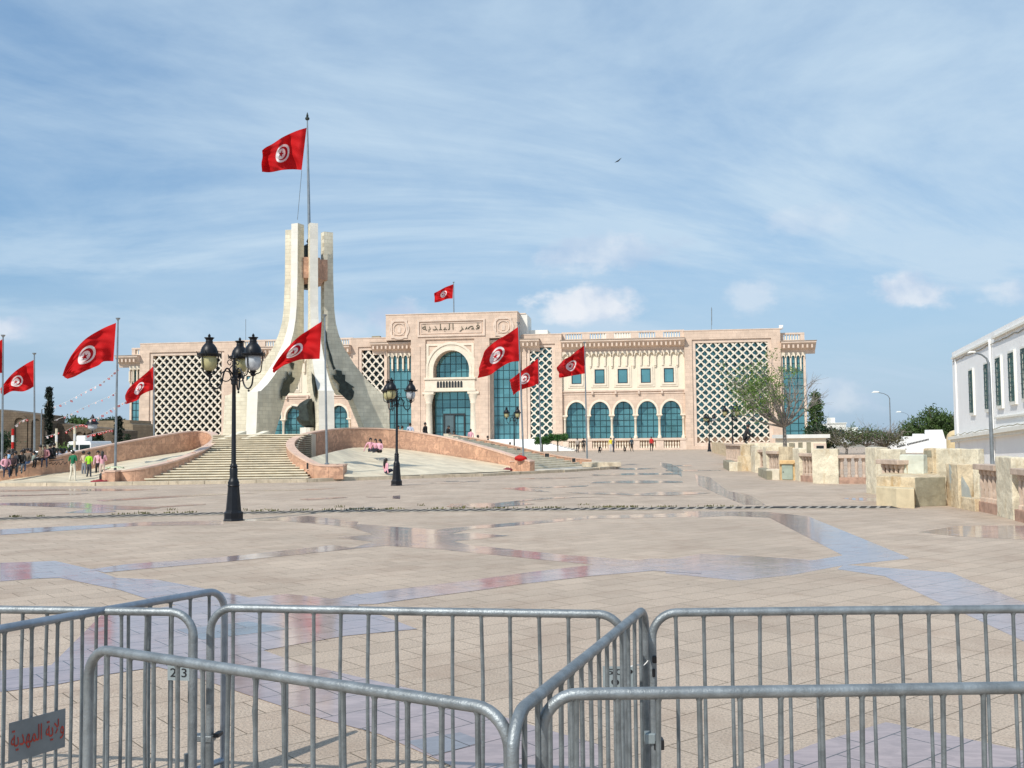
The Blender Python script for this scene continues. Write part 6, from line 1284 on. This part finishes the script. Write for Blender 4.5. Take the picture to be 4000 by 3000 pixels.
def pose(kind, rn):
    P = {k: Vector(v) for k, v in STAND.items()}
    def legs(kL, aL, tL, kR, aR, tR): P['knL'], P['anL'], P['toL'], P['knR'], P['anR'], P['toR'] = map(Vector, (kL, aL, tL, kR, aR, tR))
    def drop(dz, lean=0.0):
        for k in ('pelvis', 'spine', 'chest', 'neck', 'head', 'crown', 'shL', 'elL', 'wrL', 'haL', 'shR', 'elR', 'wrR', 'haR', 'hiL', 'hiR'):
            P[k].z -= dz; P[k].y -= max(0, P[k].z - (P['pelvis'].z)) * lean
    if kind == 'walk':
        legs((.13, -.16, .52), (.20, -.02, .12), (.24, -.16, .05), (-.14, .0, .50), (-.26, .12, .10), (-.30, .0, .04)); P['elR'] = Vector((-.30, .05, 1.15)); P['wrR'] = Vector((-.38, -.02, .93)); P['haR'] = Vector((-.4, -.05, .85))
    if kind == 'legs_apart': P['anL'].x += .06; P['toL'].x += .1; P['anR'].x -= .05; P['toR'].x -= .08
    if kind == 'hands_in': 
        for s_, x in (('L', 1), ('R', -1)): P['el' + s_] = Vector((.25 * x, -.02, 1.14)); P['wr' + s_] = Vector((.12 * x, -.2, 1.12)); P['ha' + s_] = Vector((.07 * x, -.25, 1.15))
        P['head'].y -= .05; P['crown'].y -= .09; P['head'].z -= .02; P['crown'].z -= .03
    if kind == 'sit':      # on a wall, seat at z = 0
        drop(.82, .12); legs((.12, -.42, .06), (.13, -.45, -.36), (.14, -.58, -.40), (-.12, -.40, .08), (-.14, -.38, -.34), (-.15, -.5, -.38))
        for s_, x in (('L', 1), ('R', -1)): P['el' + s_] += Vector((0, -.05, 0)); P['wr' + s_] = Vector((.12 * x, -.3, .2)); P['ha' + s_] = Vector((.08 * x, -.36, .22))
    if kind == 'floor':
        drop(.80, .02); legs((.14, -.40, .28), (.12, -.70, .10), (.12, -.80, .06), (-.12, -.38, .22), (-.05, -.66, .08), (0, -.76, .05)); P['elR'] = Vector((-.32, .1, .32)); P['wrR'] = Vector((-.40, .12, .08)); P['haR'] = Vector((-.44, .12, .04))
        P['wrL'] = Vector((.15, -.32, .25)); P['haL'] = Vector((.1, -.38, .25))
    if kind == 'squat':
        drop(.62, .35); legs((.2, -.32, .42), (.14, -.02, .09), (.16, -.18, .04), (-.2, -.32, .42), (-.14, -.02, .09), (-.16, -.18, .04)); 
        for s_, x in (('L', 1), ('R', -1)): P['wr' + s_] = Vector((.12 * x, -.5, .35)); P['ha' + s_] = Vector((.1 * x, -.55, .3)); P['el' + s_] = Vector((.24 * x, -.3, .5))
    if kind == 'run_pose': 
        P['elL'] = Vector((.34, 0, 1.2)); P['wrL'] = Vector((.44, -.1, 1.02)); P['haL'] = Vector((.48, -.14, .96))
    for k in P: P[k] += Vector((rn.gauss(0, .008), rn.gauss(0, .008), 0))
    return P
def person(loc, rz, h, kind, shirt, pants, label, hair='short', skin=0, shoes=0, group=None, sleeve=True, seed=0, build=1.0, bag=None, skirt=False):
    rn = random.Random(seed); P = pose(kind, rn); names = list(P); idx = {n: i for i, n in enumerate(names)}
    V = [tuple(P[n]) for n in names]; Ed = [(idx[a], idx[b]) for a, b, _ in BONES]
    me = bpy.data.meshes.new('person'); me.from_pydata(V, Ed, []); o = bpy.data.objects.new('person', me); sc.collection.objects.link(o)
    # root the skin at the pelvis
    sk = o.modifiers.new('skin', 'SKIN'); 
    for i, n in enumerate(names):
        r = RAD.get(n) or RAD[n[:2]]; r *= build if n not in ('head', 'crown', 'neck') else 1
        fl = .72 if n in ('pelvis', 'spine', 'chest') else 1; me.skin_vertices[0].data[i].radius = (r, r * fl); me.skin_vertices[0].data[i].use_root = (n == 'pelvis')
    sb = o.modifiers.new('sub', 'SUBSURF'); sb.levels = 1; sb.render_levels = 1
    dg = bpy.context.evaluated_depsgraph_get(); nm = bpy.data.meshes.new_from_object(o.evaluated_get(dg)); bpy.data.objects.remove(o)
    nm.materials.clear()
    for m_ in (SKIN[skin], clothm(shirt), clothm(pants), M_shoew if shoes else M_shoe): nm.materials.append(m_)
    segs = [(P[a], P[b], m_) for a, b, m_ in BONES]
    for f in nm.polygons:
        c = f.center; best = 9e9; bm_ = 1
        for a, b, m_ in segs:
            d = b - a; t = max(0, min(1, (c - a).dot(d) / max(1e-6, d.length_squared))); q_ = (a + d * t - c).length
            if m_ in (1, 2) and (a - P['pelvis']).length < .01: q_ -= 0
            if q_ < best: best = q_; bm_ = m_; tt = t
        if bm_ == 4: bm_ = 1 if sleeve or tt < .0 else 0
        f.material_index = bm_
        f.use_smooth = True
    o = bpy.data.objects.new('person', nm); sc.collection.objects.link(o); o.location = loc; o.rotation_euler = (0, 0, R_(rz)); s_ = h / 1.73; o.scale = (s_,) * 3; tag(o, label, 'person', group)
    q = MB(); hc = P['head'].lerp(P['crown'], .55) + Vector((0, .018, .012)); fwd = (P['head'] - P['neck']); q.ball(hc, .108, 12, (.92, 1.02, 1.05))
    # cut the face side: keep vertices behind and above the brow
    q.v = [(x, max(y, hc.y - .075) if z < hc.z + .02 else y, z) for x, y, z in q.v]
    if hair == 'long': q.tube([hc + Vector((0, .05, 0)), hc + Vector((0, .10, -.14)), hc + Vector((0, .11, -.34)), hc + Vector((0, .1, -.5))], [.09, .085, .075, .03], 8)
    q.build('hair', M_hair, o, smooth=True)
    q = MB(); fc = P['head'] + Vector((0, -.088, .03))
    for x in (-.03, .03): q.ball(fc + Vector((x, .004, .02)), .011, 6)
    q.build('eyes', M_hair, o); q = MB(); q.ball(fc + Vector((0, -.012, -.005)), .014, 6, (1, 1.3, 1.5)); q.build('nose', SKIN[skin], o)
    if bag: q = MB(); q.ball(P['pelvis'] + Vector((.0, .16 if bag == 1 else -.16, .22)), .16, 8, (1, .6, 1.2)); q.build('bag', M_blackp, o, smooth=True)
    return o
def on(px, py, z): p = G(px, py, z); return p
PINK = (.72, .36, .42); BLK = (.018, .018, .02); DEN = (.10, .15, .26); NAVY = (.02, .025, .05); GRY = (.16, .17, .18)
LG = 'young people gathered at the left of the monument'
person(on(284, 1881, .12), 175, 1.50, 'legs_apart', (.005, .14, .06), (.70, .64, .52), 'person in a dark green shirt and cream trousers seen from behind', group=LG, sleeve=False, shoes=1, seed=1)
person(on(328, 1873, .12), -25, 1.47, 'hands_in', (.55, .44, .30), (.20, .22, .25), 'person in a beige shirt and grey jeans beside the lime green shirt', group=LG, seed=2)
person(on(347, 1876, .12), 165, 1.42, 'legs_apart', (.30, .66, .02), (.045, .05, .06), 'person in a bright lime green shirt seen from behind', group=LG, sleeve=False, seed=3)
person(on(382, 1872, .12), 10, 1.45, 'stand', (.66, .40, .46), BLK, 'dark-haired person in pale pink with a black bag, left of the pink blouse', group=LG, seed=4)
person(on(399, 1872, .12), 200, 1.44, 'hands_in', PINK, (.62, .48, .42), 'person in a pink blouse leaning over the pier below the flagpole', 'long', group=LG, seed=5, build=1.08)
person(on(131, 1871, .12), -35, 1.45, 'walk', (.20, .24, .21), (.05, .055, .06), 'person in a grey-green tee shirt walking with legs apart', group=LG, sleeve=False, seed=6)
def sitpx(px, py, Y, **k): return W(px, py, Y)
SG = 'crowd sitting on the left parapet'
seat = [  # px, py of the seat, Y, facing, shirt, pants, label, hair
 (18, 1838, 48.6, 35, PINK, NAVY, 'girl in a pink blouse and dark jeans sitting at the far left end', 'long'),
 (42, 1833, 48.8, 40, (.10, .06, .06), BLK, 'person in dark maroon sitting right beside the pink blouse at far left', 'long'),
 (60, 1826, 49.2, -20, (.03, .03, .035), BLK, 'person all in black third from the left on the parapet', 'short'),
 (82, 1822, 49.4, 10, (.02, .02, .02), GRY, 'person in a black top and grey trousers on the parapet', 'long'),
 (106, 1814, 49.8, -10, (.17, .13, .10), DEN, 'person in a brown jacket and blue jeans dangling a leg over the parapet', 'short'),
 (158, 1800, 50.4, -30, (.20, .14, .10), BLK, 'person in a tan top with dark legs dangling, tallest on the parapet', 'short'),
 (172, 1800, 50.6, 20, (.60, .28, .30), NAVY, 'person in a salmon pink top half turned on the parapet', 'long'),
 (188, 1796, 50.8, 160, (.02, .02, .025), BLK, 'person in black with back turned beside the salmon top', 'short'),
 (206, 1792, 51.0, 190, (.015, .02, .02), BLK, 'person in a very dark shirt near the right end of the seated crowd', 'short')]
for i, (px, py, Y, rz, sh, pa, lab, hr) in enumerate(seat):
    p = W(px, py, Y); person(p + XYZ(0, .1, .02), rz, 1.5, 'sit', sh, pa, lab, hr, skin=i % 2, group=SG, seed=20 + i)
back = [(6, 1822, (.55, .3, .34), 'pink', 'long'), (33, 1812, (.30, .50, .70), 'light blue', 'short'), (48, 1808, (.25, .42, .6), 'sky blue', 'long'), (92, 1806, (.4, .35, .3), 'stone coloured', 'short'), (118, 1800, (.06, .07, .07), 'charcoal', 'short'),
 (222, 1800, (.6, .62, .66), 'off-white', 'short'), (236, 1798, (.5, .55, .62), 'pale blue-grey', 'long'), (250, 1796, (.55, .55, .55), 'light grey', 'short'), (268, 1792, (.05, .05, .06), 'jet black', 'short')]
for i, (px, py, sh, cn, hr) in enumerate(back):
    Y = 53.6 + (i % 3) * .5; p = W(px, 1830, Y); p.z = .0; hh = W(px, py - 55, Y).z; person(Vector((p.x, Y, 0)), 150 + i * 23, max(1.25, min(1.7, hh)), 'stand', sh, NAVY, 'standing person in a %s top behind the parapet, %s' % (cn, 'left of the minibus' if px > 200 else 'behind the seated crowd'), hr, skin=i % 2, group='people standing behind the left parapet', seed=40 + i)
# girls on the white slope
GG = 'girls in pink blouses on the sloping floor'
pz = lambda px, py, Y: W(px, py, Y)
person(pz(1447, 1766, 56.2), 15, 1.5, 'floor', PINK, NAVY, 'girl in pink leaning back on one arm, left of the three on the slope', 'long', group=GG, seed=60)
person(pz(1467, 1768, 56.0), -5, 1.45, 'floor', PINK, BLK, 'girl in pink in the middle of the three on the slope', 'long', group=GG, seed=61)
person(pz(1484, 1770, 55.6), -30, 1.45, 'floor', (.74, .40, .47), BLK, 'girl in pink with long hair, right of the three on the slope', 'long', group=GG, seed=62)
person(pz(1508, 1852, 50.6), 130, 1.5, 'floor', PINK, NAVY, 'girl in pink seated alone with her back turned and very long hair', 'long', group=GG, seed=63)
# dark mat under the three girls
# people on the terrace and near the palace
TG = 'people on the terrace behind the parapets'
for i, (px, hy, Y, rz, sh, pa, lab, kd, hg) in enumerate([
 (1571, 1663, 66, 120, (.55, .48, .33), GRY, 'person in a cream top seen over the parapet behind the lamp post', 'stand', 1.6),
 (1556, 1662, 66.5, 30, (.05, .04, .04), BLK, 'dark-haired person beside the cream top, mostly hidden by the lamp post', 'stand', 1.6),
 (1602, 1652, 66.5, 180, (.45, .50, .62), NAVY, 'person in a pale blue shirt with curly hair, back turned, over the parapet', 'stand', 1.65),
 (1661, 1650, 67, 60, BLK, BLK, 'person in black standing beside the left portal column', 'stand', 1.6),
 (1750, 1661, 71, 60, (.02, .02, .02), BLK, 'person in black leaning before the portal door', 'hands_in', 1.65),
 (1774, 1683, 71, 0, (.05, .05, .05), BLK, 'person in dark clothes crouched low by the portal door', 'squat', 1.5),
 (1839, 1675, 78, 180, PINK, NAVY, 'person in pink before the right portal column', 'stand', 1.6),
 (1867, 1699, 69, 100, (.06, .05, .05), BLK, 'dark head just above the far parapet', 'stand', 1.5),
 (1906, 1702, 69, 100, (.02, .02, .02), BLK, 'person in black sitting against the far parapet', 'stand', 1.4),
 (1992, 1727, 70, 0, (.4, .4, .42), GRY, 'small figure at the foot of the lamp post before the white steps', 'stand', 1.4)]):
    t = W(px, hy, Y); person(Vector((t.x, Y, t.z - hg * (1 if kd != 'squat' else .62))), rz, hg, kd, sh, pa, lab, 'short', skin=i % 2, group=TG, seed=80 + i)
PG = 'people standing before the palace arcade'
for i, (px, py, rz, hg, sh, pa, lab, kd) in enumerate([
 (2256, 1768, 150, 2.0, (.35, .3, .26), BLK, 'leftmost person before the arcade, in a pale top', 'stand'), (2281, 1767, 10, 2.0, BLK, BLK, 'person all in black before the first arch', 'stand'),
 (2387, 1767, 0, 2.0, (.75, .62, .03), (.55, .55, .55), 'person in a bright yellow shirt before the arcade', 'stand'), (2397, 1767, 60, 1.95, (.12, .14, .18), NAVY, 'person in grey close beside the yellow shirt', 'hands_in'),
 (2468, 1764, 20, 2.0, (.04, .06, .08), BLK, 'person in a dark jacket before the fourth arch', 'legs_apart'), (2545, 1763, -20, 2.1, (.55, .02, .02), BLK, 'person in a red shirt and black trousers', 'stand'),
 (2340, 1769, 40, 1.7, BLK, BLK, 'dark figure crouching low on the paving, left of the yellow shirt', 'squat'), (2443, 1766, -40, 1.4, (.03, .03, .03), BLK, 'small dark figure crouching right of the yellow shirt', 'squat')]):
    person(G(px, py), rz, hg, kd, sh, pa, lab, 'short', skin=i % 2, group=PG, seed=100 + i, build=1.05)
p = W(2908, 1741, 56); person(p + XYZ(0, 0, .1), 80, 1.75, 'squat', BLK, BLK, 'figure in black crouched on top of the ochre stone block', 'short', seed=120, build=1.25)
# bags and cloth
p = W(430, 1838, 47.7); mb = MB(); rn = random.Random(5)
q = MB(); n = 14
for i in range(n):
    for j in range(8):
        x = (i / (n - 1) - .5) * .8; y = (j / 7 - .5) * .6; q.v.append((x, y, .16 * math.exp(-(x * 1.6) ** 2) + .05 * rn.random() - max(0, abs(y) - .24) * .9 - max(0, -x - .35) * 1.0))
for i in range(n - 1):
    for j in range(7): q.f.append((i * 8 + j, (i + 1) * 8 + j, (i + 1) * 8 + j + 1, i * 8 + j + 1)); q.mi.append(0)
o = q.build('cloth_bundle', mat('patterned_cloth', (.60, .62, .45), .85, var=.5, vscale=9, col2=(.16, .26, .07), thr=(.5, .6)), loc=(p.x, 48.2, .64), smooth='all', fixn=False); tag(o, 'crumpled pale patterned cloth on the low pier under the flagpole', 'cloth')
def bagm(p, s_, mt, label, name='bag'):
    q = MB(); rn = random.Random(int(p.x * 10)); q.ball((0, 0, s_[2]), 1, 12, s_); q.v = [(x * (1 + rn.uniform(-.12, .12)), y, max(0, z + rn.uniform(-.03, .03))) for x, y, z in q.v]; e = q.build(name, mt, loc=p, smooth='all')
    q = MB(); q.tube(cat([(-s_[0] * .4, 0, s_[2] * 1.8), (-s_[0] * .2, 0, s_[2] * 2.5), (s_[0] * .2, 0, s_[2] * 2.5), (s_[0] * .4, 0, s_[2] * 1.8)], 4), .012, 5); q.build('strap', mt, e); tag(e, label, 'bag')
bagm(on(403, 1880, .13), (.2, .16, .22), M_blackp, 'black rucksack leaning on the low pier'); bagm(on(388, 1884, .13), (.42, .2, .05), mat('dark_red_fabric', (.28, .02, .03), .8), 'flat dark red bag lying on the kerb by the rucksack')
bagm(on(1983, 1842, .13), (.3, .15, .09), mat('maroon_fabric', (.18, .02, .03), .8), 'small maroon bag at the foot of the pier with the red cloth')
p = W(2035, 1801, 56.6); bagm(p, (.38, .25, .16), M_redcloth, 'bright red bundle lying on the end pier', 'cloth_bundle')
